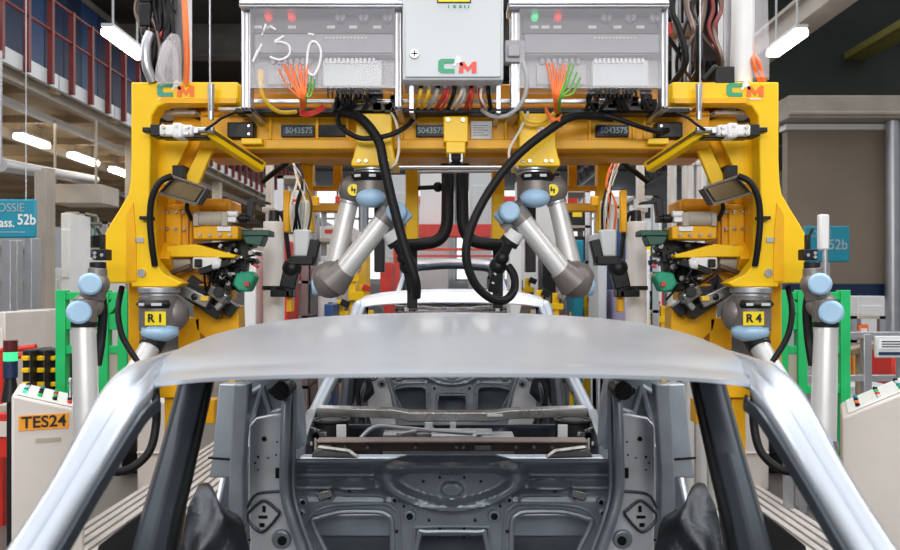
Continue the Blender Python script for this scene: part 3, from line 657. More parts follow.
def terminal_box(s):
    t = thing('terminal_box', L(s, 'clear covered wiring box scrawled with 1 5 0, left of the grey cabinet', 'clear covered wiring box without scrawl, right of the grey cabinet'), 'wiring box', 'wiring boxes on the portal')
    x0, x1 = (241, 402) if s < 0 else (510.5, 668.5); Yb = 3.42; Yf = 3.30
    g = G(); g.pbox(x0+10, x1-8, -30, 88, Yb, .012); bp = obj('back_plate', g, PUTTY, t)
    g = G(); g.pbox(x0-2, x1+1, 0, 7, Yf-.01, .15); g.pbox(x0-2, x1+1, 2, 4, Yf-.02, .02); obj('top_rail', g, ALU, t, .004)
    for a, b, y1 in ((x0, x0+10, 111), (x1-7.5, x1, 110)):
        g = G(); g.pbox(a, b, -40, y1, Yf+.04, .06); g.pbox(a, b, y1-5, y1, Yf+.04, .32); pt = obj('post', g, ALU, t, .005)
        g = G(); g.pbox(a+3, a+4.2, -40, y1-2, Yf+.037, .004); g.pbox(b-3, b-2, -40, y1-2, Yf+.037, .004); obj('post_groove', g, PUTTY, pt)
    g = G(); g.pbox(x0+12, x1-9, 7, 33, Yb-.02, .02); obj('device_strip', g, DPUTTY, t)
    g = G(); g.pbox(x0+14, x1-9, 34, 53, Yb-.05, .05); g.pbox(x0+14, x1-9, 54, 55, Yb-.06, .06); dct = obj('cable_duct', g, PUTTY, t, .003)
    g = G(); kk = x0+86
    g.pbox(x0+82, x1-20, 60, 86, Yb-.07, .07); tb = obj('terminal_module', g, GREYP, t, .004)
    g = G()
    for k in range(12): g.pbox(x0+84+k*4.3, x0+86.5+k*4.3, 58, 63, Yb-.08, .03)
    for k in range(12): g.pbox(x0+84+k*3.6, x0+86+k*3.6, 37, 38.5, Yb-.055, .01)
    obj('terminal_screw', g, WHITE, tb)
    g = G()
    for k in range(10):
        a = x0+86+k*4.4; g.pbox(a, a+1.2, 86, 97, Yb-.04, .02)
    obj('terminal_pin', g, BLACKM, tb)
    g = G()
    for k in range(7): g.pbox(x0+30+k*6, x0+33.5+k*6, 58, 64, Yb-.05, .05)
    g.pbox(x0+26, x0+76, 64, 84, Yb-.03, .03); obj('relay_row', g, PUTTY, t, .003)
    for dx, m in (((28, LEDR), (51, LEDR)) if s < 0 else ((24, LEDG), (47, LEDR))):
        g = G(); c = W(x0+dx, 18, Yb-.02); g.cyl(c-Vector((0, .03, 0)), c, .013, .016, 16); obj('indicator_lamp', g, m, t)
    for dx in ((100, 123, 147) if s < 0 else (95, 119, 143)):
        c = W(x0+dx, 18.5, Yb-.02)
        g = G(); g.cyl(c-Vector((0, .03, 0)), c, .022, .025, 18); kb = obj('rotary_knob', g, PUTTY, t, .003)
        g = G(); g.rbox(c-Vector((0, .034, 0)), (.007, .012, .04)); obj('knob_grip', g, DPUTTY, kb)
    g = G()
    for dx in ((17, 28, 51, 90, 112, 136) if s < 0 else (24, 35, 47, 82, 107, 130)): g.pbox(x0+dx-4, x0+dx+4, 25.5, 28.5, Yb-.022, .004)
    obj('device_tag', g, WHITE, t)
    g = G(); g.pbox(x0+9, x1-7, 6, 88, Yf, .004); g.pbox(x0+9, x1-7, 86, 88, Yf, .10); cv = obj('clear_cover', g, ACRYL, t)
    if s < 0:                              # handwriting on the cover
        g = G(); T = lambda pts, r=.0048: g.tube([W(x, y, Yf-.003) for x, y in pts], r, 6, 5)
        T([(266, 24), (262, 36), (264, 30)]); T([(258, 50), (253, 62), (262, 44)]); T([(270, 26), (276, 30)]); T([(270, 57), (280, 60), (289, 55), (289, 46), (281, 42), (275, 42), (284, 36)]); T([(308, 34), (314, 35)])
        g.tube([W(x, y, Yf-.003) for x, y in ((309, 47), (307, 60), (308, 72), (314, 75), (319, 66), (321, 52), (317, 43), (312, 42))], .0052, 6, 5, True)
        obj('handwriting', g, WHITE, cv)
    # fan of thin wires gathered into one loom
    fx, fy = (x0+62, 111) if s < 0 else (x0+47, 113)
    for k in range(11):
        m = ORANGE if (k < 9 if s < 0 else k < 7) else GRNW
        tx = x0+38+k*3.6 if s < 0 else x0+36+k*3.4; ty = 62+random.random()*8+(k > 8)*10
        g = G(); g.tube([W(tx, ty, Yf-.004), W(tx+(fx-tx)*.35, ty+16, Yf-.02), W(fx+(k-5)*.75, 98, Yf-.03), W(fx+(k-5)*.5, fy, Yb-.03)], .0036, 6, 4); obj('wire', g, m, t)
    for k in range(5):
        g = G(); g.tube([W(fx-3, fy-1+k*1.3, 3.40), W(fx+6, fy+1+k, 3.36), W(fx+14+k, fy-2+k*.6, 3.38), W(fx+20+k*.5, fy-6+k*.8, 3.4)] if s < 0 else [W(fx-12, fy-6+k, 3.40), W(fx-6, fy+4+k, 3.36), W(fx+2, fy+8-k, 3.36), W(fx+4, fy+14-k*3, 3.42)], .0042, 6, 4); obj('wire', g, REDW if s < 0 else ORANGE, t)
    return t
for s in (-1, 1): terminal_box(s)
g = G(); g.pbox(244, 668, 99, 103, 3.52, .06); one('mounting_rail', 'long pale metal rail running under the three overhead cabinets', 'rail', g, ALU, .003)
g = G(); g.pbox(235, 690, 108, 113, 3.50, .09); one('cable_tray', 'long black cable tray lying on top of the yellow crossbeam', 'cable tray', g, BLACKM, .004)
random.seed(3)
for s in (-1, 1):
    g = G(); a, b = L(s, (332, 392), (590, 655))
    for k in range(26):
        x = random.uniform(a, b); y = random.uniform(88, 104); w = random.uniform(3, 9); g.pbox(x, x+w, y, y+random.uniform(3, 8), 3.47, random.uniform(.02, .05))
    for k in range(8): x = random.uniform(a, b); g.tube([W(x, 90, 3.45), W(x+random.uniform(-4, 4), 100, 3.43), W(x+random.uniform(-9, 9), 110, 3.47)], .008, 6)
    g.pbox(a, b, 104, 110, 3.47, .06)
    one('plug_block', L(s, 'black block of plugs under the left wiring box', 'black block of plugs under the right wiring box'), 'connector', g, BLACKM)
g = G(); g.pbox(505, 525, 40, 62, 3.32, .06); g.pbox(508, 520, 44, 56, 3.30, .02); one('socket_box', 'small grey socket box between grey cabinet and right wiring box', 'socket', g, PUTTY, .004)

# ================================================================== HOSES AND LOOSE CABLES
def hose(label, pts, r, m, cat='hose', name=None, n=10):
    g = G(); g.tube([W(*p) for p in pts], r, n, 7)
    return one(name or ('hose' if cat == 'hose' else 'cable'), label, cat, g, m)
hose('thick black hose dropping straight beside the inner left robot', [(339, 112, 3.5), (360, 118, 3.44), (378, 140, 3.40), (384, 165, 3.38), (392, 200, 3.38), (404, 245, 3.38), (413, 272, 3.38), (416, 285, 3.39), (416, 297, 3.42)], .021, BLACK)
hose('thick black hose looping in a wide bow in front of the inner right robot', [(612, 118, 3.5), (575, 116, 3.40), (545, 133, 3.36), (515, 158, 3.34), (490, 190, 3.34), (472, 225, 3.34), (466, 255, 3.34), (474, 282, 3.36), (490, 298, 3.4), (505, 300, 3.44), (514, 290, 3.5), (514, 276, 3.54), (508, 266, 3.56)], .0185, BLACK)
hose('thin black hose sagging from the tray across the left pedestal', [(338, 112, 3.5), (340, 126, 3.44), (360, 138, 3.42), (386, 136, 3.42), (404, 128, 3.43), (415, 117, 3.5)], .011, BLACK)
hose('black hose from the tray to the right valve block', [(585, 117, 3.5), (607, 116, 3.46), (635, 125, 3.46), (655, 131, 3.5), (668, 130, 3.56)], .011, BLACK)
hose('yellow cable hanging from the left wiring box', [(261, 78, 3.34), (262, 92, 3.33), (268, 104, 3.36), (280, 112, 3.42), (296, 112, 3.48)], .009, YELW, 'cable')
g = G(); g.cyl(W(261, 70, 3.34), W(261, 81, 3.34), .013); one('plug', 'yellow plug on the cable at the left wiring box', 'plug', g, YELW, .003)
hose('orange yellow cable below the right wiring box', [(521, 112, 3.45), (527, 120, 3.44), (540, 122, 3.44), (555, 113, 3.48)], .009, YELW, 'cable')
hose('grey cable sagging from the socket box to the grey cabinet', [(523, 62, 3.31), (527, 82, 3.30), (522, 102, 3.32), (508, 115, 3.36), (492, 116, 3.4), (482, 110, 3.46)], .009, GRYW, 'cable')
hose('pale cable looping behind the inner right pedestal', [(528, 112, 3.48), (520, 130, 3.44), (510, 148, 3.42), (510, 160, 3.42), (518, 168, 3.46)], .006, WHTW, 'cable')
hose('pale cable looping beside the inner left pedestal', [(389, 110, 3.5), (396, 122, 3.46), (399, 145, 3.46), (396, 162, 3.46), (390, 168, 3.48)], .006, WHTW, 'cable')
for s in (-1, 1):
    X = lambda x: mir(s, x)
    hose(L(s, 'black hose curving down the inside of the left portal plate', 'black hose curving down the inside of the right portal plate'), [(X(172), 176, 3.47), (X(160), 182, 3.45), (X(152), 198, 3.45), (X(150), 220, 3.46), (X(152), 245, 3.47), (X(155), 266, 3.49)], .014, BLACK)
    g = G(); g.pbox(X(139), X(151), 216, 219.5, 3.46, .05); one('hose_clip', L(s, 'black clip holding the hose on the left portal plate', 'black clip holding the hose on the right portal plate'), 'clip', g, BLACKM, .002)
    hose(L(s, 'black hose bowing out left of the outer left robot base', 'black hose bowing out right of the outer right robot base'), [(X(122), 287, 3.56), (X(118), 310, 3.5), (X(121), 332, 3.46), (X(128), 347, 3.44), (X(138), 362, 3.42)], .013, BLACK)
    hose(L(s, 'black hose arc hanging low behind the left windscreen pillar', 'black hose arc hanging low behind the right windscreen pillar'), [(X(152), 360, 3.5), (X(156), 400, 3.5), (X(156), 425, 3.5), (X(150), 450, 3.46), (X(135), 466, 3.42), (X(118), 472, 3.38), (X(100), 468, 3.34)], .018, BLACK)
    g = G(); a = X(452-4)
    hose(L(s, 'left of the two fat black ducts bending outward in the middle', 'right of the two fat black ducts bending outward in the middle'), [(X(447.5), 128, 4.25), (X(447.5), 160, 4.25), (X(447.5), 205, 4.25), (X(446), 228, 4.25), (X(438), 240, 4.25), (X(422), 244, 4.25), (X(408), 245, 4.27)], .033, BLACK, 'duct', 'flexible_duct', 14)
# overhead bundles at the two ends of the portal
random.seed(11)
def loom(s):
    t = thing('cable_loom', L(s, 'tangle of black cables rising above the left end of the portal', 'tangle of black cables rising above the right end of the portal'), 'cable bundle')
    X = lambda x: mir(s, x)
    for k in range(12):
        x = random.uniform(150, 168) if s < 0 else random.uniform(196, 238); x2 = x+random.uniform(-14, 14); x3 = x+random.uniform(-12, 12)
        g = G(); g.tube([W(X(x), 84, 3.6+k*.01), W(X(x2), 62, 3.5+k*.01), W(X(x3), 30, 3.52), W(X(x3+random.uniform(-8, 8)), 8, 3.54), W(X(x3+random.uniform(-8, 8)), -20, 3.55)], random.choice((.007, .010, .014)), 7, 5); obj('cable', g, random.choice((BLACK, BLACK, BLACK, BROWN, DRED, BROWN) if s > 0 else (BLACK, BLACK, BROWN)), t)
for s in (-1, 1): loom(s)
g = G(); g.pbox(139, 150, 2, 26, 3.5, .08); g.pbox(141, 147, 26, 34, 3.5, .06); g.pbox(139, 150, -60, 2, 3.5, .05); c = one('camera_head', 'black camera head hanging above the left portal corner', 'camera', g, BLACKM, .006)
g = G(); g.tube([W(153, 82, 3.5), W(147, 66, 3.48), W(146, 46, 3.48), W(150, 34, 3.5)], .022, 12); one('flexible_duct', 'silver flexible pipe standing on the left portal corner', 'pipe', g, ALU)
g = G(); g.tube([W(186, 84, 3.48), W(187, 60, 3.46), W(186, 30, 3.46), W(184, -10, 3.5), W(184, -60, 3.5)], .013, 10); one('hose', 'orange hose rising above the left portal corner', 'hose', g, ORANGE)
g = G(); g.tube([W(162, 84, 3.46), W(160, 70, 3.46), W(168, 45, 3.46), W(176, 40, 3.46), W(177, 84, 3.46)], .02, 8); g.sph(W(168, 62, 3.46), .06, (.75, .5, 1.6)); one('plastic_bag', 'pale plastic film wrapped round cables above the left logo', 'plastic film', g, FILM)
g = G(); g.sph(W(166, 22, 3.6), .07, (.6, .5, 1.6)); g.pbox(158, 174, -10, 10, 3.58, .05); g.tube([W(166, -60, 3.6), W(166, 0, 3.6)], .02); one('motor', 'black motor body hanging over the left end of the portal', 'motor', g, BLACKM, .004)
g = G(); g.sph(W(163, 35, 3.55), .034, (1, 1, 1)); g.tube([W(163, 35, 3.55), W(165, 20, 3.58)], .01); one('push_button', 'dark red button under the motor at left', 'button', g, REDW)
g = G(); g.tube([W(741, 84, 3.60), W(742, 50, 3.6), W(743, 15, 3.6), W(742, -60, 3.6)], .050, 14); one('film_tube', 'tall white film tube standing on the right portal corner', 'tube', g, WHITE)
g = G(); g.tube([W(757, 80, 3.60), W(757, 50, 3.6), W(756, 15, 3.6), W(754, -60, 3.6)], .052, 14); one('film_sleeve', 'clear plastic sleeve round orange wires above the right logo', 'plastic film', g, FILM)
wt = thing('wire_bundle', 'orange wires inside the plastic sleeve above the right logo', 'cable bundle')
for k in range(9):
    g = G(); a = random.uniform(-3, 3); g.tube([W(762+a, 82, 3.58), W(757+a+random.uniform(-3, 3), 62, 3.56+random.uniform(-.02, .03)), W(751+a*.6, 42, 3.6), W(752+a*.5, -60, 3.6)], .008, 6, 5); obj('wire', g, random.choice((ORANGE, ORANGE, REDW)), wt)
for x0, x1, nm in ((672, 681, 'first silver pneumatic column right of the right wiring box'), (684, 691, 'second silver pneumatic column right of the right wiring box')):
    g = G(); a, b = W(x0, 0, 3.66), W(x1, 0, 3.66); g.cyl(((a.x+b.x)/2, 3.66, W(0, 84, 3.66).z), ((a.x+b.x)/2, 3.66, 7.4), (b.x-a.x)/2, n=18); one('air_column', nm, 'column', g, ALU)
g = G(); g.pbox(667, 697, 23, 33, 3.58, .12); g.pbox(667, 672, 22, 33, 3.57, .03); one('clamp_collar', 'beige collar clamped round the silver columns at upper right', 'clamp', g, BEIGE, .004)
g = G(); g.pbox(669, 673, 22, 34, 3.555, .02); one('end_stop', 'red end stop beside the collar at upper right', 'stop', g, RED, .003)
g = G(); g.pbox(715, 735, 66, 84, 3.5, .1); g.bar(W(702, 80, 3.5), W(716, 66, 3.5), .02, .02); one('junction_box', 'black junction box on top of the portal at right', 'box', g, BLACKM, .005)
for s in (-1, 1):
    X = lambda x: mir(s, x)
    g = G(); g.tube([W(X(210), -80, 3.42), W(X(210), 84, 3.42), W(X(211), 118, 3.44)], .0035, 6); g.cyl(W(X(211), 84, 3.44), W(X(211), 120, 3.44), .015, .012, 12); one('lift_cable', L(s, 'thin steel lift cable with end sleeve at the left of the portal', 'thin steel lift cable with end sleeve at the right of the portal'), 'cable', g, ALU)
    # pneumatic clamp across the plate opening
    t = thing('clamp_cylinder', L(s, 'white pneumatic clamp across the opening of the left portal plate', 'white pneumatic clamp across the opening of the right portal plate'), 'pneumatic clamp', 'white clamps on the portal plates')
    g = G(); g.pbox(X(159), X(192), 124.5, 135.5, 3.40, .08); g.pbox(X(172), X(182), 122.5, 137.5, 3.39, .09); b_ = obj('clamp_body', g, WHITE, t, .008)
    g = G()
    for x, y in ((163, 127), (163, 133), (176, 126), (176, 134), (187, 127), (187, 133)): c = W(X(x), y, 3.389); g.cyl(c-Vector((0, .003, 0)), c+Vector((0, .012, 0)), .007, n=10)
    obj('clamp_screw', g, BARE, b_)
    g = G(); g.pbox(X(150), X(160), 124, 136, 3.41, .09); g.pbox(X(142), X(151), 127, 132, 3.43, .05); g.pbox(X(160), X(206), 134.5, 138, 3.43, .07); obj('clamp_foot', g, BLACKM, t, .004)
    g = G(); g.cyl(W(X(192), 130, 3.44), W(X(214), 130, 3.44), .014); g.pbox(X(192), X(198), 127, 133, 3.42, .04); obj('clamp_rod', g, ALU, t, .002)
    hose(L(s, 'thin black air line to the left portal clamp', 'thin black air line to the right portal clamp'), [(X(205), 130, 3.42), (X(214), 124, 3.42), (X(222), 118, 3.46), (X(236), 112, 3.5)], .006, BLACK)
    # tilted sensor housing
    t = thing('sensor_housing', L(s, 'tilted silver framed sensor housing at left below the clamp', 'tilted silver framed sensor housing at right below the clamp'), 'sensor', 'sensor housings on the portal')
    q = [(X(a), b) for a, b in ((173, 177), (206, 188), (196, 204), (159, 193))]
    g = G(); g.poly(q, 3.52, .09); hb = obj('housing', g, BLACKM, t, .004)
    ci = (sum(p[0] for p in q)/4, sum(p[1] for p in q)/4)
    g = G(); g.poly([(ci[0]+(p[0]-ci[0])*.86, ci[1]+(p[1]-ci[1])*.80) for p in q], 3.508, .014); obj('glass_face', g, BRONZE, t)
    g = G(); g.tube([W(a, b, 3.515) for a, b in q], .008, 4, 1, True); obj('rim', g, ALU, t)
    g = G(); g.pbox(X(172), X(184), 165, 182, 3.58, .1); obj('bracket', g, BLACKM, t, .004)
# ================================================================== SIDE TOOLING
random.seed(21)
for s in (-1, 1):
    X = lambda x: mir(s, x)
    sd = L(s, 'left', 'right')
    def P(x, y, Y=3.8): return W(X(x), y, Y)
    def pb(g, a, b, c, d, Y, dep): return g.pbox(min(X(a), X(b)), max(X(a), X(b)), c, d, Y, dep)
    t = thing('tool_bracket', 'stacked yellow tool bracket on the inner face of the %s portal leg' % sd, 'bracket', 'tool brackets inside the portal')
    g = G(); pb(g, 157, 192, 204, 253, 3.72, .20); pb(g, 165, 181, 208, 250, 3.70, .03); obj('bracket_body', g, YEL2, t, .008)
    g = G(); g.poly([(X(166), 246), (X(195), 244), (X(236), 255), (X(234), 258), (X(190), 257), (X(166), 257)], 3.66, .12); obj('tapered_arm', g, YEL, t, .005)
    g = G(); pb(g, 193, 238, 226, 239, 3.66, .14); ub = obj('upper_block', g, YEL2, t, .006)
    g = G(); pb(g, 217, 231, 226.5, 231, 3.65, .012); obj('tag', g, WHITE, ub)
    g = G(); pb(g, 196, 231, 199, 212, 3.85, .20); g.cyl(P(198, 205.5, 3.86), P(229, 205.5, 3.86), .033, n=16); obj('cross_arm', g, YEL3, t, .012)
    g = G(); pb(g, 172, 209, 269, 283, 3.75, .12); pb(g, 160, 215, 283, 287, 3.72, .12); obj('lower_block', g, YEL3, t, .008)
    g = G(); pb(g, 186, 188, 205, 252, 3.69, .02); pb(g, 163, 165, 207, 250, 3.69, .02); obj('slot', g, YEL3, t)
    g = G()
    for k in range(9): c = P(168+(k % 3)*8, 212+(k//3)*17, 3.70); g.cyl(c-Vector((0, .008, 0)), c, .009, n=6)
    for k in range(4): c = P(200+k*10, 235, 3.655); g.cyl(c-Vector((0, .008, 0)), c, .008, n=6)
    obj('bracket_bolt', g, BARE, t)
    g = G(); g.bar(P(168, 276, 3.8), P(160, 250, 3.66), .1, .1); obj('mount', g, YEL2, t, .005)
    # pneumatic cylinder
    t = thing('air_cylinder', 'beige air cylinder lying on the %s yellow bracket with a black rod' % sd, 'air cylinder', 'air cylinders on the tool brackets')
    g = G(); g.cyl(P(195, 219, 3.68), P(224, 219, 3.68), .034, n=20); pb(g, 193, 198, 213, 226, 3.64, .08); pb(g, 221, 227, 212, 226, 3.64, .08); obj('barrel', g, BEIGE, t, .003)
    g = G(); pb(g, 226, 236, 211, 222, 3.65, .06); g.cyl(P(228, 214, 3.65), P(238, 214, 3.65), .014); obj('end_cap', g, WHITE, t, .004)
    g = G(); g.cyl(P(225, 218.5, 3.68), P(250, 218.5, 3.68), .011); g.cyl(P(240, 218.5, 3.68), P(247, 218.5, 3.68), .020, n=12); g.cyl(P(232, 218.5, 3.68), P(236, 218.5, 3.68), .018); obj('rod', g, BLACKM, t)
    g = G(); g.tube([P(192, 220, 3.66), P(187, 208, 3.62), P(190, 198, 3.6), P(196, 188, 3.58)], .010, 8); obj('air_hose', g, BLACK, t)
    t = thing('clamp_gripper', 'silver headed gripper on the %s side below the tapered arm' % sd, 'gripper', 'grippers inside the portal')
    g = G(); g.cyl(P(162, 262.5, 3.74), P(193, 262.5, 3.74), .042, n=20); obj('barrel', g, BEIGE, t, .004)
    g = G(); pb(g, 192, 216, 257, 269, 3.66, .09); g.cyl(P(214, 263, 3.66), P(222, 265, 3.66), .035, .02); obj('head', g, WHITE, t, .01)
    g = G(); pb(g, 194, 201, 259, 267, 3.64, .04); g.bar(P(200, 272, 3.66), P(230, 262, 3.66), .03, .03); obj('jaw', g, BLACKM, t, .004)
    g = G(); g.bar(P(163, 276, 3.68), P(190, 266, 3.66), .025, .02); obj('link', g, BROWN, t, .003)
    # black and green gripping head
    t = thing('gripping_head', 'black and green gripping head reaching inward from the %s tool bracket' % sd, 'gripper', 'grippers inside the portal')
    g = G(); g.poly([(X(a), b) for a, b in ((246, 221), (247, 199), (256, 196), (256, 199), (269, 202), (269, 204), (254, 203), (252, 222))], 3.7, .05); pb(g, 236, 252, 216, 222, 3.68, .06); obj('hook', g, BLACKM, t, .003)
    g = G(); pb(g, 240, 270, 230, 236, 3.72, .10); g.poly([(X(a), b) for a, b in ((242, 236), (264, 236), (260, 246), (246, 244))], 3.70, .1); obj('green_plate', g, DGREEN, t, .005)
    g = G(); g.poly([(X(a), b) for a, b in ((236, 273), (250, 271), (255, 277), (248, 292), (238, 291), (232, 284))], 3.66, .10); obj('green_shoe', g, GREENP, t, .01)
    g = G()
    for k in range(80):
        x = random.triangular(204, 262, 232); y = 244+random.random()*(46 if x < 248 else 20); w = random.uniform(2, 8); h = random.uniform(2, 6)
        c = P(x, y, 3.74+random.random()*.14)
        g.rbox(c, (w*.0046, random.uniform(.03, .09), h*.0046), rotY(random.uniform(-.7, .7)))
    for k in range(7): a = P(random.uniform(206, 240), random.uniform(246, 270), 3.72); g.tube([a, a+Vector((random.uniform(-.06, .06), -.05, -.05)), a+Vector((random.uniform(-.12, .12), 0, -.10-random.random()*.1))], .006, 6)
    g.bar(P(205, 262, 3.8), P(245, 285, 3.8), .06, .08); g.bar(P(245, 238, 3.8), P(240, 280, 3.8), .06, .06)
    g.bar(P(190, 250, 3.82), P(240, 246, 3.8), .05, .05); g.bar(P(205, 300, 3.86), P(240, 250, 3.9), .12, .10)
    obj('linkage', g, BLACKM, t, .002)
    g = G()
    for k in range(22):
        x = random.triangular(208, 256, 234); y = 246+random.random()*40; c = P(x, y, 3.70+random.random()*.06)
        if k % 2: g.cyl(c-Vector((0, .012, 0)), c+Vector((0, .02, 0)), random.uniform(.006, .014), n=10)
        else: g.rbox(c, (random.uniform(.01, .03), .03, random.uniform(.006, .015)), rotY(random.uniform(-1, 1)))
    obj('screw', g, BARE, t)
    g = G(); c = P(256, 266, 3.70); g.rbox(c, (.02, .03, .012), rotY(.6)); c = P(247, 284, 3.65); g.rbox(c, (.02, .02, .02)); obj('red_mark', g, REDW, t)
    # silver swivel clamp beside the outer robot base
    t = thing('swivel_clamp', 'silver swivel clamp slanting beside the outer %s robot base' % sd, 'clamp', 'swivel clamps')
    g = G(); g.bar(P(178, 288, 3.66), P(210, 303, 3.66), .05, .05); g.bar(P(212, 289, 3.68), P(228, 300, 3.66), .06, .05); g.bar(P(226, 299, 3.66), P(216, 309, 3.66), .03, .03); obj('arm', g, BARE, t, .006)
    g = G(); pb(g, 200, 208, 296, 301, 3.62, .05); obj('yellow_pad', g, YELW, t, .003)
    g = G(); g.bar(P(184, 290, 3.72), P(222, 315, 3.72), .08, .05); g.bar(P(190, 280, 3.76), P(235, 312, 3.78), .09, .06); g.sph(P(196, 297, 3.66), .03); g.cyl(P(219, 292, 3.62), P(219, 292, 3.68), .025); obj('pivot', g, BLACKM, t, .003)
    g = G(); g.poly([(X(a), b) for a, b in ((192, 305), (205, 300), (238, 306), (240, 345), (214, 345), (196, 330))], 3.80, .12); pb(g, 212, 232, 280, 300, 3.9, .1); pb(g, 178, 200, 318, 350, 3.8, .1); obj('yellow_base', g, YEL2, t, .006)
    # white guide posts
    g = G(); a, b = P(265.5, 0, 4.6), P(272, 0, 4.6); g.box(a.x, b.x, 4.6, 4.66, 0, 2.5); pb(g, 262, 274, 207, 212, 4.58, .1); one('guide_post', 'slim white guide post just inside the %s tooling' % sd, 'post', g, WHITE, .004)
    t = thing('lift_cylinder', 'upright silver lift cylinder beside the %s guide post' % sd, 'cylinder', 'lift cylinders')
    g = G(); c = P(274, 0, 4.2); g.cyl((c.x, 4.2, 0), (c.x, 4.2, P(0, 222, 4.2).z), .055, n=20); obj('barrel', g, WHITE, t, .004)
    g = G(); z = P(0, 222, 4.2).z; g.cyl((c.x, 4.2, z), (c.x, 4.2, z+.06), .03, .025); g.tube([(c.x, 4.2, z+.05), (c.x+s*-.05, 4.2, z+.02), (c.x-s*.08, 4.2, z-.2)], .012); g.cyl((c.x, 4.2, P(0, 290, 4.2).z), (c.x, 4.2, P(0, 286, 4.2).z), .062); obj('cap', g, BLACKM, t)
    # hanging feeder with wires next to the drop column
    t = thing('feeder_unit', 'hanging translucent feeder with wires beside the %s drop column' % sd, 'feeder', 'hanging feeders')
    g = G(); pb(g, 293, 309, 229, 257, 4.0, .09); g.cyl(P(297, 202, 4.05), P(297, 232, 4.05), .022); g.cyl(P(305, 200, 4.05), P(305, 232, 4.05), .022); obj('canister', g, GREYP, t, .012)
    g = G(); pb(g, 290, 313, 256, 265, 3.98, .12); g.bar(P(311, 262, 4.02), P(316, 240, 4.02), .05, .05); g.bar(P(294, 262, 4.02), P(288, 288, 4.02), .06, .08); g.sph(P(292, 268, 4.02), .05); pb(g, 285, 293, 282, 297, 4.0, .1); pb(g, 270, 290, 290, 297, 4.0, .08); obj('nozzle', g, BLACKM, t, .006)
    g = G(); pb(g, 283, 289, 190, 232, 4.1, .05); pb(g, 286, 292, 270, 312, 4.05, .06); pb(g, 311, 318, 196, 206, 4.1, .05); obj('yellow_arm', g, YEL2, t, .005)
    for k in range(7):
        g = G(); a = random.uniform(292, 308); g.tube([P(a, 232, 4.02), P(a+random.uniform(-5, 5), 205, 3.98), P(300+random.uniform(-4, 4), 180, 4.0), P(290+random.uniform(-4, 6), 158, 4.06)], .006, 6); obj('wire', g, (ORANGE if s > 0 else BLACK, BLACK, WHTW, ORANGE if s > 0 else BROWN, GRYW, BLACK, WHTW)[k], t)
    g = G(); pb(g, 290, 298, 152, 165, 4.06, .08); g.tube([P(262, 182, 4.1), P(280, 168, 4.06), P(290, 160, 4.06)], .015); obj('hanger', g, BLACKM, t, .004)
    # narrow black machine posts in the middle
    g = G(); a, b = P(374, 0, 4.9), P(384, 0, 4.9); g.box(a.x, b.x, 4.9, 5.0, 1.76, P(0, 160, 4.9).z); pb(g, 350, 390, 172, 176, 4.88, .06); g.box(a.x-.02, b.x+.02, 4.28, 5.0, P(0, 160, 4.9).z-.06, P(0, 160, 4.9).z); one('machine_post', 'black post behind the inner %s robot arm' % sd, 'post', g, BLACKM, .006)
g = G(); g.cyl(W(385, 168, 4.15), W(525, 168, 4.15), .012); g.cyl(W(418, 172, 4.15), W(500, 171, 4.15), .009); one('tie_rod', 'thin steel rod crossing between the two rear columns', 'rod', g, ALU)
g = G(); g.cyl(W(418, 188, 4.3), W(440, 187, 4.3), .012); g.sph(W(438, 187, 4.3), .028); one('locating_pin', 'black pin on the left rear column', 'pin', g, BLACKM)
for x in (672, 688, 701, 712):
    g = G(); c = W(x, 0, 5.2); w_ = .030 if x in (672, 712) else .040
    g.cyl((c.x, 5.2, 0), (c.x, 5.2, W(0, 150, 5.2).z), w_, n=18); g.cyl((c.x, 5.2, W(0, 166, 5.2).z), (c.x, 5.2, W(0, 162, 5.2).z), w_*1.15)
    one('round_duct', {672: 'slimmest white round duct, nearest the middle behind the right tooling', 688: 'thick white round duct second from the middle behind the right tooling', 701: 'thick white round duct third from the middle behind the right tooling', 712: 'white round duct nearest the right portal plate'}[x], 'duct', g, ARM, .004, 'white ducts behind the right tooling')

# ================================================================== SETTING
g = G(); g.box(-16, 18, -3, 42, -.2, 0); struct('floor', g, FLOORM)
g = G(); g.box(-16, 18, 13.5, 42, 7.6, 7.8); struct('ceiling', g, DARKC)
for i, x in enumerate((-3.2, -1.1, 1.1, 3.2, 6.2, 9.5)):
    g = G()
    for z in (7.45, 6.75): g.box(x-.07, x+.07, 13, 41, z-.07, z+.07)
    for k in range(18): y = 13.5+k*1.5; g.bar((x, y, 7.4), (x, y+.75, 6.8), .06, .06); g.bar((x, y+.75, 6.8), (x, y+1.5, 7.4), .06, .06)
    one('roof_truss', ('steel roof truss running away at far left above the mezzanine', 'steel roof truss running away left of centre', 'steel roof truss running away right of centre', 'steel roof truss running away above the right ducts', 'steel roof truss running away over the right wall', 'steel roof truss running away at the far right')[i], 'truss', g, GIRD, 0, 'roof trusses')
for i, y in enumerate((13.2, 18, 23, 29)):
    g = G(); g.box(-16, 18, y-.12, y+.12, 6.9 if i else 6.6, 7.6 if i else 6.75); g.box(-16, 18, y-.2, y+.2, 6.86, 6.92)
    one('cross_girder', ('nearest pale girder crossing under the roof', 'second girder crossing under the roof', 'third girder crossing under the roof', 'farthest girder crossing under the roof')[i], 'girder', g, BEIGE if i == 0 else GIRD, 0, 'roof girders')
g = G(); g.box(-16, 18, 40, 40.3, 0, 7.8); struct('wall_back', g, GREYP)
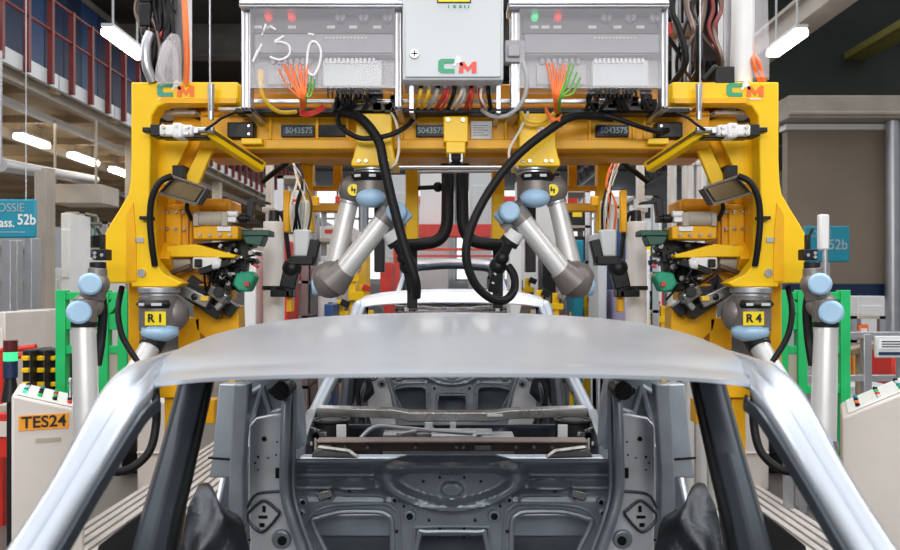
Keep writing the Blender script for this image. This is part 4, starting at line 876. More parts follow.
for i, (x0, x1) in enumerate(((-9, -4.6), (-4.2, -.2), (.2, 4.2), (4.6, 8.6))):
    g = G(); g.box(x0, x1, 39.9, 39.95, 2.2, 6.6); w = struct('added_window_%d' % (i+1), g, WINL)  # added glowing panes that give the far hall a bright white backdrop
    g = G()
    for k in range(5): xx = x0+(x1-x0)*k/4; g.box(xx-.05, xx+.05, 39.82, 39.9, 2.1, 6.7)
    for z in (2.15, 3.7, 5.2, 6.65): g.box(x0, x1, 39.82, 39.9, z-.05, z+.05)
    obj('added_window_frame', g, WHITE, w)
g = G(); g.box(5.45, 18, 13.0, 13.2, 1.75, 4.25); struct('wall_right', g, WALLM)
g = G(); g.box(5.45, 18, 12.98, 13.2, 1.52, 1.75); struct('trim_1', g, NAVY)
g = G(); g.box(5.45, 18, 13.0, 13.2, 0, 1.52); struct('trim_2', g, GREYP)
g = G(); g.box(5.40, 18, 12.95, 13.2, 4.25, 4.34); struct('trim_3', g, WHITE)
g = G(); g.box(5.3, 18, 12.6, 13.4, 4.36, 4.72); g.box(5.3, 18, 12.55, 12.62, 4.40, 4.46); one('air_duct', 'long grey brown air duct along the top of the taupe wall at right', 'duct', g, BEIGE, .02)
t = thing('vertical_pipe', 'pair of grey downpipes against the taupe wall at far right', 'pipe')
for x in (7.05, 7.4):
    g = G(); g.tube([(x, 12.8, 0), (x, 12.8, 2.0), (x, 12.8, 4.35)], .11, 12, 5); obj('pipe', g, ALU, t)
g = G()
for k in range(14): g.box(5.4+k*.9, 5.5+k*.9, 14.5, 14.7, 4.8, 7.5)
g.box(5.3, 18, 14.2, 14.4, 4.7, 7.5); one('dark_partition', 'dark green panelled partition above the taupe wall', 'partition', g, mat('partition_dark', (.016, .022, .017), .6, 0, .5, .8))
g = G(); g.bar((4.6, 8.0, 5.2), (4.6, 16, 5.2), .34, .3); g.bar((4.38, 8.0, 5.32), (4.38, 16, 5.32), .05, .06); one('service_beam', 'grey service beam running away above the right portal corner', 'beam', g, BEIGE, .01)
g = G(); g.bar((7.0, 9.5, 5.8), (7.0, 14.2, 5.8), .08, .12); g.bar((7.2, 9.5, 5.75), (7.2, 14.2, 5.75), .3, .05); one('crane_rail', 'olive crane rail running away at upper right', 'rail', g, mat('olive_paint', (.16, .15, .03), .5), .005)
for i, (x0, y0, z0, x1, y1, z1, lab, m) in enumerate((
        (-3.9, 9.05, 4.58, -3.9, 10.06, 4.58, 'long bright lamp at left between railing and black camera head', TUBEL), (3.95, 9.03, 4.56, 3.95, 9.87, 4.56, 'long bright lamp at right beside the film sleeve', TUBEL),
        (-6.57, 12.1, 3.98, -6.57, 12.95, 3.98, 'nearest lamp under the mezzanine', WARML), (-6.57, 13.8, 3.98, -6.57, 14.75, 3.98, 'second lamp under the mezzanine', WARML), (-6.57, 15.45, 3.98, -6.57, 16.3, 3.98, 'third lamp under the mezzanine, beside the portal', WARML), (-9.5, 14.7, 3.9, -8.2, 14.7, 3.9, 'crosswise lamp deep under the mezzanine', WARML), (-5.4, 7.6, 5.15, -5.4, 8.6, 5.15, 'lamp above the red railing at the very top left', TUBEL))):
    t = thing('ceiling_lamp', lab, 'lamp', 'tube lamps')
    a, b = Vector((x0, y0, z0)), Vector((x1, y1, z1))
    g = G(); g.bar(a, b, .17, .09); obj('tube', g, m, t, .03)
    g = G(); up = Vector((0, 0, .07)); g.bar(a+up, b+up, .14, .04); top = 7.6 if z0 > 4.2 or x0 > 0 else 4.24
    for k in (.15, .85): c = a+(b-a)*k; g.cyl(c+up, (c.x, c.y, top), .012, n=6)
    obj('lamp_housing', g, GREYP, t)
# mezzanine
t = thing('mezzanine', 'timber decked mezzanine at left with a pale edge board', 'mezzanine')
g = G(); g.box(-16, -5.05, 6, 34, 4.26, 4.36); g.box(-16, -5.05, 6, 34, 4.36, 4.40); obj('deck', g, DECK, t)
for k in range(15):
    g = G(); y = 6.6+k*1.8; g.box(-16, -5.05, y, y+.12, 4.16, 4.26); obj('joist', g, DECK, t)
for x in (-5.2, -7.2, -9.4):
    g = G(); g.box(x-.05, x+.05, 6, 34, 4.10, 4.26); obj('edge_beam', g, BEIGE, t)
g = G()
for k in range(34): y = 6+k*.84; g.box(-5.06, -5.0, y, y+.80, 4.2, 4.38)
obj('edge_board', g, GREYP, t)
for y in (13.2, 18, 24, 30):
    g = G(); g.box(-5.40, -5.22, y, y+.18, 0, 4.1); obj('column', g, BEIGE, t, .01)
for x in (-5.7, -8.3):
    g = G(); g.box(x-.06, x+.06, 6.2, 33, 4.02, 4.10); obj('cable_tray', g, WHITE, t)
t = thing('guard_rail', 'dark red guard rail along the mezzanine edge', 'railing')
for k in range(36):
    y = 7.15+k*.55; g = G(); g.box(-4.995, -4.93, y-.027, y+.027, 4.20, 5.27); obj('post', g, DRED, t)
for z in (5.25, 4.86):
    g = G(); g.cyl((-4.96, 6.2, z), (-4.96, 27, z), .02, n=10); obj('rail', g, DRED, t)
t = thing('panel_partition', 'navy blue panel partition behind the red guard rail', 'partition')
for k in range(24):
    g = G(); y = 6.3+k*.62; g.box(-6.42, -6.36, y, y+.60, 4.41, 6.6); obj('panel', g, NAVY if k % 3 else BLUEP, t, .01)
g = G(); g.box(-6.5, -6.34, 6, 22, 6.6, 6.72); obj('top_rail', g, GIRD, t)
# floor gratings with light bars
for s in (-1, 1):
    t = thing('floor_grating', L(s, 'floor grating of pale bars beside the line at left', 'floor grating of pale bars beside the line at right'), 'grating', 'floor gratings')
    g = G(); g.box(s*1.87, s*2.57, 3.2, 9.5, 0, .012); obj('tray', g, BROWN, t)
    g = G()
    for k in range(9): x = 1.90+k*.074; g.box(s*x, s*(x+.046), 3.2, 9.5, .012, .035)
    obj('grating_bar', g, CREAM, t)

# ================================================================== CONSOLES, CABINETS, SIGNS AT THE SIDES
def console(label, p, ang, wid, dep, zl, zr, cols, tag):
    t = thing('operator_console', label, 'console', 'operator consoles')
    d = Vector((math.cos(ang), math.sin(ang), 0)); e = Vector((-math.sin(ang), math.cos(ang), 0)); p = Vector((p[0], p[1], 0)); up = Vector((0, 0, 1))
    at = lambda u, v, z: p+d*(wid*u)+e*(dep*v)+up*z
    zt = lambda u: zl+(zr-zl)*u
    g = G(); g.sweep([[at(u, 0, 0), at(u, 1, 0), at(u, 1, zt(u)), at(u, 0, zt(u))] for u in (0, 1)]); obj('housing', g, CREAM, t, .01)
    g = G(); g.sweep([[at(u, v0, .10), at(u, v1, .10), at(u, v1, .105), at(u, v0, .105)] for u, v0, v1 in ((0, -.004, 1), (1, -.004, 1))]); obj('plinth_joint', g, BEIGE, t)
    g = G(); g.sweep([[at(u, .08, zt(u)+.002), at(u, .94, zt(u)+.002), at(u, .94, zt(u)+.008), at(u, .08, zt(u)+.008)] for u in (.06, .95)]); obj('panel', g, WHITE, t, .002)
    for i, m in enumerate(cols):
        u, v = .16+(i % 4)*.21, .2+(i//4)*.2
        q = at(u, v, zt(u)+.008); g = G(); g.cyl(q, q+up*.014, .010, n=12); obj('button', g, m, t)
    q = at(.8, .5, zt(.8)); g = G(); g.cyl(q, q+up*.10, .006); g.sph(q+up*.10, .011); obj('key_lever', g, ALU, t)
    if tag:
        c = at(.44, 0, zt(.44)-.085)-e*.003
        g = G(); g.rbox(c, (.196, .004, .066), rotZ(ang)); tg = obj('tag', g, TAG, t)
        text('TES24', .049, c-e*.004, INK, tg, 'tag_lettering', .025, .98, rotZ(ang))
        g = G(); g.rbox(at(.5, 0, zt(.5)-.16)-e*.002, (.10, .004, .018), rotZ(ang)); obj('faint_label', g, BEIGE, t)
    return t
console('cream operator console with an orange TES24 tag at left', (-1.90, 3.45), math.atan2(.42, .9), .285, .5, 1.197, 1.108, (LEDG, GREEN, BLACK, RED, TEAL, BLACK, GREEN, BLACK, GREYP, BLACK, REDW, TEAL, BLACK, TEAL, GREEN, BLACK), True)
console('plain cream operator console with a sloped button panel at right', (1.706, 3.5), math.atan2(-.42, .9), .40, .5, 1.09, 1.30, (BLACK, GREYP, GREEN, BLACK, ORANGE, RED, TEAL, GREEN, BLACK, GREEN, GREYP, BLACK, TEAL, BLACK, BLACK, GREYP), False)
for s in (-1, 1):
    X = lambda x: mir(s, x, 453)
    g = G(); a, b = W(X(137), 0, 6.6), W(X(168), 0, 6.6); g.box(a.x, b.x, 6.6, 7.0, 0, W(0, 402, 6.6).z); g.box(a.x, b.x, 6.58, 6.6, .30, .32); one('floor_cabinet', L(s, 'cream floor cabinet seen between the left windscreen and door pillars', 'cream floor cabinet seen between the right windscreen and door pillars'), 'cabinet', g, CREAM, .01, 'cream floor cabinets')
    g = G(); a, b = W(X(112), 0, 7.0), W(X(136), 0, 7.0); g.box(a.x, b.x, 7.0, 7.3, .22, .60); g.box(a.x, b.x, 7.2, 7.3, 0, .3); one('dark_box', L(s, 'small black box beside the left cream floor cabinet', 'small black box beside the right cream floor cabinet'), 'box', g, BLACKM, .01)
    # green racks
    t = thing('green_rack', L(s, 'bright green steel frame behind the left forearm', 'bright green steel frame behind the right forearm'), 'rack', 'green racks')
    for x in (60, 103, 122):
        g = G(); c = W(X(x), 0, 5.0); g.box(c.x-.03, c.x+.03, c.y, c.y+.07, 0 if x == 60 else W(0, 394, 5).z, W(0, 290, 5).z); obj('upright', g, GREEN, t, .004)
    for y in (296, 322, 350, 390):
        g = G(); p, q = W(X(57), y, 5.0), W(X(124), y, 5.0); g.bar((p.x, 5.04, p.z), (q.x, 5.04, q.z), .05, .05 if y != 322 else .10); obj('crossbar', g, GREEN, t, .004)
    g = G(); g.bar(W(X(98), 322, 5.03), W(X(122), 296, 5.03), .04, .05); obj('brace', g, GREEN, t, .004)
    g = G(); g.pbox(min(X(100), X(122)), max(X(100), X(122)), 300, 318, 5.05, .02); obj('side_sheet', g, GREEN, t)
    g = G(); g.pbox(min(X(106), X(136)), max(X(106), X(136)), 352, 388, 5.02, .02); obj('grey_sheet', g, BEIGE, t)
# hanging teal signs
for s, x0, x1, y0, y1, Y in ((-1, -30, 36, 199, 238, 6.6), (1, 804, 850, 226, 262, 9.5)):
    t = thing('hanging_sign', L(s, 'teal hanging sign at the left edge', 'teal sign on the taupe wall behind the right forearm'), 'sign', 'teal signs')
    g = G(); g.pbox(x0, x1, y0, y1, Y, .03); sg = obj('board', g, TEAL, t, .02)
    if s < 0:
        text('OSSIE', .07, W(11, 208, Y-.004), PALE, sg, 'sign_lettering', .0, .9); text('ass.', .075, W(7, 223, Y-.004), WHITE, sg, 'sign_lettering', .02, .85); text('52b', .085, W(26.5, 220, Y-.004), WHITE, sg, 'sign_lettering', .02, .85)
        g = G(); g.pbox(-20, 25, 231.5, 232.5, Y-.003, .003); obj('rule', g, PALE, sg)
        g = G()
        for x in (-10, 25): c = W(x, 199, Y); g.cyl((c.x, Y+.015, c.z), (c.x, Y+.015, 7.6), .004, n=6)
        obj('hanger', g, ALU, t)
    else:
        text('OSSIE', .08, W(821, 234, Y-.004), PALE, sg, 'sign_lettering', 0, .9); text('52b', .12, W(838, 245, Y-.004), PALE, sg, 'sign_lettering', .02, .9)
        g = G(); c = W(827, 0, Y); g.box(c.x-.05, c.x+.05, Y+.03, Y+.1, 0, W(0, 226, Y).z); g.box(c.x-.3, c.x+.3, Y-.1, Y+.3, 0, .03); obj('stand', g, ALU, t)
t = thing('light_column', 'pale upright light column in front of the right teal sign', 'lamp')
g = G(); g.pbox(820, 830, 214, 250, 6.0, .06); obj('diffuser', g, WHITE, t, .015)
g = G(); c = W(825, 250, 6.03); g.cyl((c.x, 6.03, 0), (c.x, 6.03, c.z), .02); g.cyl((c.x, 6.03, 0), (c.x, 6.03, .03), .15); obj('stand', g, ALU, t)
t = thing('stack_light', 'stack light in red, green and blue beside the left console', 'signal lamp')
for (y0, y1, m, n) in ((340, 352, LEDR, 'red_lens'), (352, 361, LEDG, 'green_lens'), (361, 378, NAVY, 'blue_lens')):
    g = G(); g.cyl(W(10.5, y1, 4.15), W(10.5, y0, 4.15), .034, n=18); obj(n, g, mat('lens_dark_red', (.10, .012, .012), .3) if n == 'red_lens' else m, t, .003)
g = G(); c = W(10.5, 378, 4.15); g.cyl((c.x, 4.15, 0), c, .018); g.cyl(c-Vector((0, 0, .12)), c, .045, .025); g.cyl((c.x, 4.15, 0), (c.x, 4.15, .03), .12); obj('stand', g, BLACKM, t)
t = thing('safety_barrier', 'red and white crash barrier at the left edge behind the console', 'barrier')
g = G(); g.box(-3.6, -2.35, 4.75, 4.83, .65, .92); obj('beam', g, RED, t, .01)
g = G(); g.box(-3.6, -2.6, 4.742, 4.75, .78, .87); obj('white_band', g, CREAM, t)
for x in (-3.4, -2.9):
    g = G(); g.box(x-.05, x+.05, 4.83, 4.93, 0, .95); g.box(x-.1, x+.1, 4.8, 5.0, 0, .02); obj('post', g, RED, t, .006)
t = thing('notice_board', 'white notice board on a grey stand at the right edge', 'sign')
g = G(); g.pbox(876, 935, 336, 358, 5.4, .03); nb = obj('board', g, GREYP, t, .008)
g = G(); g.pbox(879, 932, 339, 349, 5.395, .006); obj('paper', g, WHITE, nb)
g = G()
for k in range(3): g.pbox(882, 925-k*8, 341+k*2.6, 342+k*2.6, 5.392, .004)
g.pbox(879, 932, 352, 355, 5.394, .005); obj('print', g, NAVY, nb)
g = G(); c = W(905, 358, 5.42); g.box(c.x-.03, c.x+.03, 5.43, 5.48, 0, c.z+.1); g.box(c.x-.25, c.x+.25, 5.3, 5.6, 0, .03); obj('stand', g, ALU, t)
t = thing('guard_fence', 'grey aluminium guard frame between the right forearm and the console', 'fence')
for x in (790, 803, 840, 868, 910):
    g = G(); c = W(x, 0, 5.9); g.box(c.x-.03, c.x+.03, 5.9, 5.96, 0, W(0, 334 if x > 830 else 352, 5.9).z); obj('post', g, ALU, t, .004)
for x0, x1, y in ((840, 910, 335), (790, 840, 353), (790, 910, 378), (790, 840, 366)):
    g = G(); p, q = W(x0, y, 5.93), W(x1, y, 5.93); g.bar(p, q, .05, .05); obj('rail', g, ALU, t, .004)
g = G(); g.bar(W(848, 352, 6.1), W(875, 345, 6.1), .12, .05); g.box(W(860, 0, 6.1).x-.02, W(860, 0, 6.1).x+.02, 6.1, 6.14, 0, W(0, 349, 6.1).z); one('plank_rest', 'tan slanting board behind the notice board', 'board', g, DECK, .005)

# ================================================================== FAR MACHINERY
def stand_box(name, label, cat, px0, px1, py0, Y, m, dep=.6, py1=None, group=None, feet=True):
    a = W(px0, py0, Y); b = W(px1, py0, Y); g = G(); z0 = 0 if py1 is None else W(0, py1, Y).z
    g.box(a.x, b.x, Y, Y+dep, z0, a.z)
    if py1 is not None:
        for x in (a.x+.04, b.x-.04):
            for y in (Y+.06, Y+dep-.06): g.box(x-.03, x+.03, y-.03, y+.03, 0, z0)
    else:
        w = b.x-a.x; g.box(a.x+w*.1, b.x-w*.1, Y-.02, Y, a.z*.30, a.z*.62); g.box(a.x+w*.1, b.x-w*.1, Y-.02, Y, a.z*.68, a.z*.92)
    return one(name, label, cat, g, m, .012, group)
stand_box('machine_cabinet', 'white machine cabinet under the mezzanine, nearest the portal', 'cabinet', 86, 105, 258, 9.5, WHITE)
stand_box('machine_cabinet', 'wide grey machine cabinet under the left mezzanine, left of the slimmer one', 'cabinet', 40, 60, 268, 11, GREYP)
stand_box('machine_cabinet', 'lavender grey tall cabinet behind the left sign', 'cabinet', 61, 70, 213, 10.5, WHITE)
stand_box('machine_cabinet', 'cream cabinet at the left edge behind the stack light', 'cabinet', -8, 5, 312, 6.0, CREAM)
stand_box('machine_cabinet', 'cream cabinet second from the left edge behind the stack light', 'cabinet', 7, 13, 312, 6.4, CREAM)
stand_box('machine_cabinet', 'cream cabinet next to the green rack behind the stack light', 'cabinet', 17, 31, 310, 6.8, CREAM)
for i, x in enumerate((6, 14, 28, 33, 40, 46)):
    g = G(); c = W(x, 0, 7.2+i*.25); w = (.04, .03, .035, .03, .06, .05)[i]; g.box(c.x-w, c.x+w, c.y, c.y+.1, 0, W(0, (240, 240, 238, 238, 170, 168)[i], c.y).z); g.box(c.x-.1, c.x+.1, c.y-.05, c.y+.15, 0, .02)
    one('steel_upright', ('slim steel upright nearest the left edge below the sign', 'second slim steel upright from the left below the sign', 'third slim steel upright from the left below the sign', 'steel upright at the right end of the left sign', 'tall beige upright just right of the left sign', 'tall brown upright second right of the left sign')[i], 'post', g, BEIGE if i > 3 else ALU, .004, 'uprights under the mezzanine')
g = G(); g.pbox(50, 101, 184, 203, 11, .6); 
for x in (55, 96): c = W(x, 184, 11.3); g.cyl((c.x, 11.3, c.z), (c.x, 11.3, 4.05), .02, n=6)
one('box_duct', 'grey box shaped duct hung under the mezzanine', 'duct', g, BEIGE, .02)
g = G(); g.cyl(W(0, 165, 8.2), W(95, 180, 13), .07, n=12); g.cyl((W(0, 165, 8.2).x, 8.2, W(0, 165, 8.2).z), (W(0, 165, 8.2).x, 8.2, 4.1), .02); one('pipe_run', 'thin grey pipe run slanting under the mezzanine', 'pipe', g, ALU)
t = thing('red_rack', 'low red framed rack behind the stack light', 'rack')
for y in (349, 356): g = G(); g.cyl(W(-10, y+3, 5.6), W(36, y-2, 5.6), .022, n=10); obj('rail', g, RED, t)
for x in (0, 34): g = G(); c = W(x, 350, 5.6); g.box(c.x-.03, c.x+.03, 5.58, 5.64, 0, c.z); obj('leg', g, RED, t)
for i, (x0, x1) in enumerate(((22, 31), (37, 45), (48, 57))):
    t = thing('lift_table', ('black machine block with yellow marks nearest the stack light', 'middle black machine block with yellow marks left of the green rack', 'black machine block with yellow marks beside the green rack')[i], 'machine', 'black and yellow machine blocks')
    a, b = W(x0, 0, 5.2+i*.1), W(x1, 0, 5.2+i*.1); g = G(); g.box(a.x, b.x, a.y, a.y+.3, 0, W(0, 350, a.y).z); obj('body', g, BLACKM, t, .01)
    g = G()
    for y in (358, 370, 384): c = W((x0+x1)/2, y, a.y); g.rbox((c.x, a.y-.01, c.z), (.045, .03, .03))
    g.box(a.x, b.x, a.y-.012, a.y, .55, .66); obj('yellow_mark', g, YEL, t, .004)
t = thing('sheet_stack', 'stack of printed sheets on a grey table behind the left console', 'table')
g = G(); a, b = W(16, 0, 4.6), W(72, 0, 4.6); z = W(0, 400, 4.6).z; g.box(a.x, b.x, 4.4, 4.9, z-.04, z)
for x in (a.x+.05, b.x-.05): g.box(x-.02, x+.02, 4.6, 4.64, 0, z-.04)
obj('table', g, BEIGE, t, .004)
for i in range(5):
    g = G(); x = a.x+.04+i*.055; g.rbox((x+.03, 4.6+.02*i, z+.012), (.06, .2, .02), rotZ(.2*i-.4)); obj('sheet', g, (WHITE, TEAL, WHITE, GREEN, GREYP)[i], t)
# right, behind the guard fence
stand_box('machine_cabinet', 'white cabinet against the wall behind the notice board', 'cabinet', 858, 885, 296, 10.6, WHITE)
for i, x in enumerate((848, 857, 864)):
    g = G(); c = W(x, 0, 7.0); g.cyl((c.x, 7, 0), (c.x, 7, W(0, 352, 7).z), .035, n=14); one('red_post', ('red post left of the amber post behind the guard fence', 'amber post behind the guard fence', 'dark red post right of the amber post behind the guard fence')[i], 'post', g, (RED, YELW, DRED)[i], .004, 'posts behind the guard fence')
stand_box('machine_cabinet', 'red cabinet at the right edge below the notice board', 'cabinet', 892, 905, 352, 7.2, RED)
stand_box('machine_cabinet', 'low pale cabinet behind the right console', 'cabinet', 845, 895, 386, 6.4, GREYP)
# centre distance
far = [('white housing far left between guide post and drop column', 'housing', 272, 298, 190, 11.4, WHITE), ('pale housing behind the left inner robot', 'housing', 312, 352, 226, 10.4, WHITE), ('grey housing behind the left rear column', 'housing', 385, 408, 175, 13.4, GREYP),
       ('white housing between the two rear columns', 'housing', 420, 448, 168, 13, WHITE), ('pale housing right of the black ducts', 'housing', 470, 492, 168, 14, GREYP), ('white housing behind the right inner robot', 'housing', 520, 560, 175, 12, WHITE),
       ('grey housing between right inner robot and drop column', 'housing', 566, 586, 236, 11.5, GREYP), ('white housing behind the right feeder', 'housing', 612, 640, 196, 11.8, WHITE), ('pale housing beside the right guide post', 'housing', 642, 662, 205, 9.2, WHITE),
       ('lilac cabinet behind the right lift cylinder', 'housing', 628, 645, 290, 6.6, mat('lilac_paint', (.42, .38, .55), .5)), ('beige cabinet behind the left lift cylinder', 'housing', 252, 268, 228, 8, BEIGE), ('blue pillar beside the right feeder', 'housing', 617, 628, 218, 7.6, BLUEP),
       ('pink grey cabinet behind the right elbow', 'housing', 588, 610, 262, 10.4, mat('rose_paint', (.50, .36, .33), .5)), ('pale cabinet behind the left feeder', 'housing', 318, 336, 262, 7.5, GREYP), ('blue cabinet beside the left elbow', 'housing', 324, 333, 304, 6.8, BLUEP)]
for lab, cat, x0, x1, y0, Y, m in far: stand_box('machine_housing', lab, cat, x0, x1, y0, Y, m, 1.0, None, 'machine housings down the hall')
random.seed(17)
def rack(label, px0, px1, py, Y, rows):
    t = thing('equipment_rack', label, 'rack', 'equipment racks in the distance')
    a, b = W(px0, py, Y), W(px1, py, Y); zt = a.z
    for x in (a.x+.03, b.x-.03):
        for y in (Y, Y+.5): g = G(); g.box(x-.03, x+.03, y-.03, y+.03, 0, zt); obj('upright', g, ALU, t)
    for k in range(rows+1):
        z = .35+(zt-.38)*k/rows; g = G(); g.box(a.x, b.x, Y-.03, Y+.53, z, z+.03); obj('shelf', g, BEIGE, t)
        if k == rows: break
        x = a.x+.08
        while x < b.x-.14:
            w = random.uniform(.08, .30); w = min(w, b.x-.06-x); h = (zt-.38)/rows*random.uniform(.35, .92)
            g = G(); g.box(x, x+w, Y-.02, Y+.4, z+.03, z+.03+h); m = obj('module', g, random.choice((WHITE, GREYP, WHITE, RED, YELW, BLACKM, BLUEP, CREAM, WHITE, ORANGE, GREENP)), t, .01)
            g = G(); g.box(x+w*.2, x+w*.8, Y-.03, Y-.02, z+.03+h*.45, z+.03+h*.75); obj('module_face', g, random.choice((BLACKM, WHITE, TEAL, STICK, REDW)), m)
            x += w+random.uniform(.02, .12)
rack('equipment rack between the left sign and the left forearm', 62, 84, 212, 12.5, 6)
rack('equipment rack at the left edge below the teal sign', -4, 16, 246, 8.6, 5)
rack('equipment rack tucked against the left portal plate', 87, 107, 222, 11.6, 6)
rack('equipment rack behind the left feeder', 278, 308, 176, 7.8, 7)
rack('equipment rack behind the left inner upper arm', 314, 346, 206, 8.9, 6)
rack('equipment rack right of the right inner robot', 562, 590, 190, 9.0, 6)
rack('equipment rack behind the right feeder', 594, 622, 206, 8.8, 6)
rack('equipment rack beside the right lift cylinder', 634, 658, 196, 7.6, 6)
rack('equipment rack behind the guard fence', 850, 884, 316, 8.4, 4)
for i, (x0, x1, y0, y1, Y) in enumerate(((398, 518, 224, 237, 12.65), (335, 420, 196, 203, 18), (500, 610, 196, 204, 20))):
    t = thing('red_beam', ('wide red beam seen behind the black ducts', 'thin red beam behind the left inner robot', 'thin red beam behind the right inner robot')[i], 'beam', 'red beams across the line')
    g = G(); g.pbox(x0, x1, y0, y1, Y, .2); obj('beam', g, RED, t, .01)
    for x in (x0+2, x1-2):
        g = G(); c = W(x, y1, Y); g.box(c.x-.08, c.x+.08, Y+.1, Y+.25, 0, c.z); obj('post', g, GREYP, t)
g = G(); g.pbox(395, 515, 248, 250.5, 12.4, .1); g.pbox(395, 515, 255, 257, 12.4, .1)
for x in (396, 514): c = W(x, 248, 12.4); g.box(c.x-.05, c.x+.05, 12.5, 12.6, 0, c.z)
one('rail_gate', 'pair of thin red and white rails across the line behind the farthest body', 'rail', g, LRED)
random.seed(5)
spots = [(283, 300, 'behind the left feeder'), (352, 265, 'right of the left elbow'), (362, 285, 'under the left tool'), (528, 278, 'under the right tool'), (540, 290, 'right of the second car roof'), (556, 293, 'left of the right elbow'), (573, 312, 'below the right elbow'), (587, 296, 'beside the right elbow'), (340, 300, 'below the left elbow'), (608, 300, 'under the right feeder'), (650, 300, 'beside the right guide post'), (268, 262, 'beside the left guide post'), (232, 305, 'below the left green shoe'), (664, 306, 'below the right green shoe')]
for i, (x, y, where) in enumerate(spots):
    t = thing('fixture_post', 'small yellow fixture post %s' % where, 'fixture', 'yellow fixture posts down the line'); Y = 7.2+(i % 4)*.5
    c = W(x, y, Y); g = G(); g.box(c.x-.03, c.x+.03, Y, Y+.06, 0, c.z); g.box(c.x-.10, c.x+.07, Y-.02, Y+.06, c.z-.16, c.z-.10); g.box(c.x-.03, c.x+.12, Y-.05, Y+.02, c.z-.34, c.z-.26); obj('post', g, YEL, t, .004)
    g = G(); g.rbox((c.x+.05, Y-.03, c.z-.03), (.08, .05, .06), rotY(.4)); g.cyl((c.x-.08, Y-.03, c.z-.13), (c.x-.08, Y-.03, c.z-.02), .022); obj('clamp', g, (BLACKM, BARE, RED, BLACKM)[i % 4], t, .003)

for x0, x1, y0, Y, m, lab in ((276, 288, 240, 7.0, RED, 'small red cart left of the left feeder'), (349, 357, 252, 9.2, WHITE, 'narrow white cart between left elbow and post'), (356, 366, 236, 9.2, YELW, 'yellow cart behind the left inner forearm'),
        (380, 392, 262, 8.3, REDW, 'dark red cart left of the left rear column'), (422, 440, 214, 14.8, GREYP, 'grey cart high between the rear columns'), (510, 522, 246, 8.1, WHITE, 'narrow white cart right of the right rear column'),
        (543, 556, 250, 8.4, BLACKM, 'black cart behind the right inner forearm'), (574, 584, 240, 8.0, TEAL, 'teal cart above the right elbow'), (598, 607, 232, 7.2, GREYP, 'grey cart left of the right feeder'),
        (640, 650, 250, 6.9, WHITE, 'white cart between right feeder and guide post'), (650, 664, 232, 10.8, RED, 'red cart behind the right guide post'), (244, 256, 250, 7.0, WHITE, 'white cart behind the left green plate'), (300, 312, 238, 9.8, BLACKM, 'black cart behind the left feeder canister')):
    stand_box('hall_cart', lab, 'cart', x0, x1, y0, Y, m, .5, W(0, 0, Y) and 330, 'carts down the hall')

# ================================================================== LIGHT, CAMERA
w = bpy.data.worlds.new('hall_daylight'); SC.world = w; w.use_nodes = True
_n = w.node_tree.nodes; _l = w.node_tree.links; _b = _n['Background']; _b.inputs['Color'].default_value = (.93, .96, 1, 1)
_g = _n.new('ShaderNodeNewGeometry'); _s = _n.new('ShaderNodeSeparateXYZ'); _r = _n.new('ShaderNodeValToRGB')   # dim hall at eye level, rooflights above
_m = _n.new('ShaderNodeMath'); _m.operation = 'MULTIPLY'; _m.inputs[1].default_value = 1.25
_c = _n.new('ShaderNodeTexCoord'); _l.new(_c.outputs['Generated'], _s.inputs[0]); _l.new(_s.outputs['Z'], _r.inputs['Fac']); _l.new(_r.outputs['Color'], _m.inputs[0]); _l.new(_m.outputs[0], _b.inputs['Strength'])
_r.color_ramp.elements[0].position = 0.0; _r.color_ramp.elements[0].color = (.22, .22, .22, 1); _r.color_ramp.elements[1].position = .75; _r.color_ramp.elements[1].color = (1, 1, 1, 1)
_e = _r.color_ramp.elements.new(.25); _e.color = (.28, .28, .28, 1)
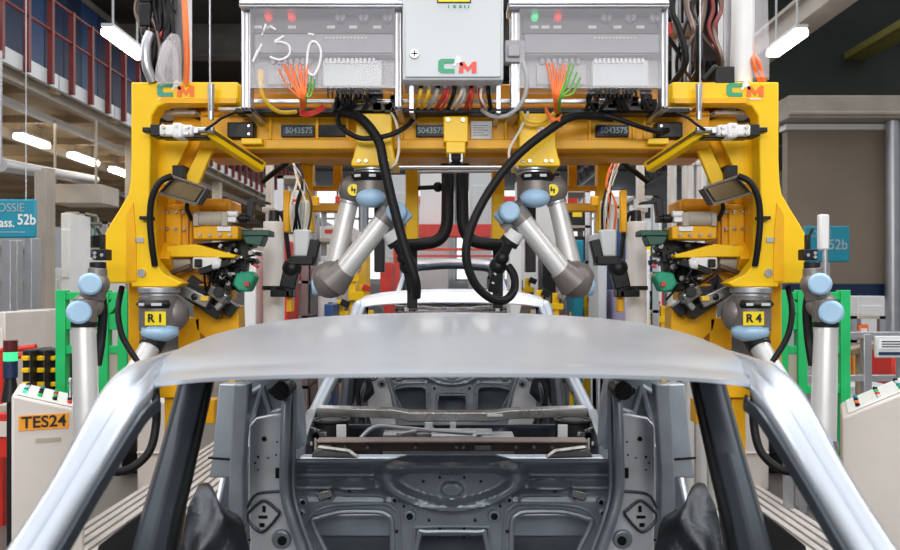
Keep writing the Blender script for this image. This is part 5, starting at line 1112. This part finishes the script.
def area(name, loc, target, sx, sy, power, col=(1, .98, .95)):
    l = bpy.data.lights.new(name, 'AREA'); l.shape = 'RECTANGLE'; l.size = sx; l.size_y = sy; l.energy = power; l.color = col
    o = bpy.data.objects.new(name, l); COL.objects.link(o); o.location = loc; o.rotation_euler = (Vector(target)-Vector(loc)).to_track_quat('-Z', 'Y').to_euler(); return o
area('lamp_row_left', (-2.6, 3.0, 5.6), (-.6, 3.0, 1.2), .5, 9, 170)
area('lamp_row_right', (2.6, 3.0, 5.6), (.6, 3.0, 1.2), .5, 9, 170)
area('front_fill', (0, -2.8, 3.7), (0, 3.4, 1.8), 6, 1.2, 260)  # added fill from behind the camera, brightens the front faces
area('lamp_row_far', (0, 19, 6.6), (0, 19, 0), 8, 13, 760)
area('lamp_row_far_left', (-8, 14, 4.0), (-8, 14, 0), 5, 12, 480, (1, .93, .82))
cam = bpy.data.cameras.new('camera'); co = bpy.data.objects.new('camera', cam); COL.objects.link(co); SC.camera = co
co.location = (0, 0, CZ); co.rotation_euler = (math.pi/2, 0, 0)
cam.sensor_width = 36; cam.lens = F/900*36; cam.shift_x = -(CX-450)/900; cam.shift_y = (HY-275)/900; cam.clip_start = .05; cam.clip_end = 200
cam.dof.use_dof = True; cam.dof.focus_distance = 3.45; cam.dof.aperture_fstop = 4.5
SC.view_settings.view_transform = 'Standard'; SC.view_settings.look = 'None'; SC.view_settings.exposure = 0; SC.view_settings.gamma = 1; SC.view_settings.use_curve_mapping = False

# ------------------------------------------------------------------ origins: things stand on the base of their bounds
bpy.context.view_layer.update()
for o in [o for o in SC.objects if o.parent is None and o.type in ('EMPTY', 'MESH')]:
    if o.type == 'MESH':
        me = o.data; vs = [v.co for v in me.vertices]
        c = Vector(((min(v.x for v in vs)+max(v.x for v in vs))/2, (min(v.y for v in vs)+max(v.y for v in vs))/2, min(v.z for v in vs)))
        me.transform(Matrix.Translation(-c)); o.location = o.location+c
        for ch in o.children: ch.location -= c
    else:
        pts = [ch.matrix_world @ Vector(b) for ch in o.children_recursive for b in ch.bound_box]
        c = Vector(((min(p.x for p in pts)+max(p.x for p in pts))/2, (min(p.y for p in pts)+max(p.y for p in pts))/2, min(p.z for p in pts)))
        d = c-o.location; o.location = c
        for ch in o.children: ch.location -= d
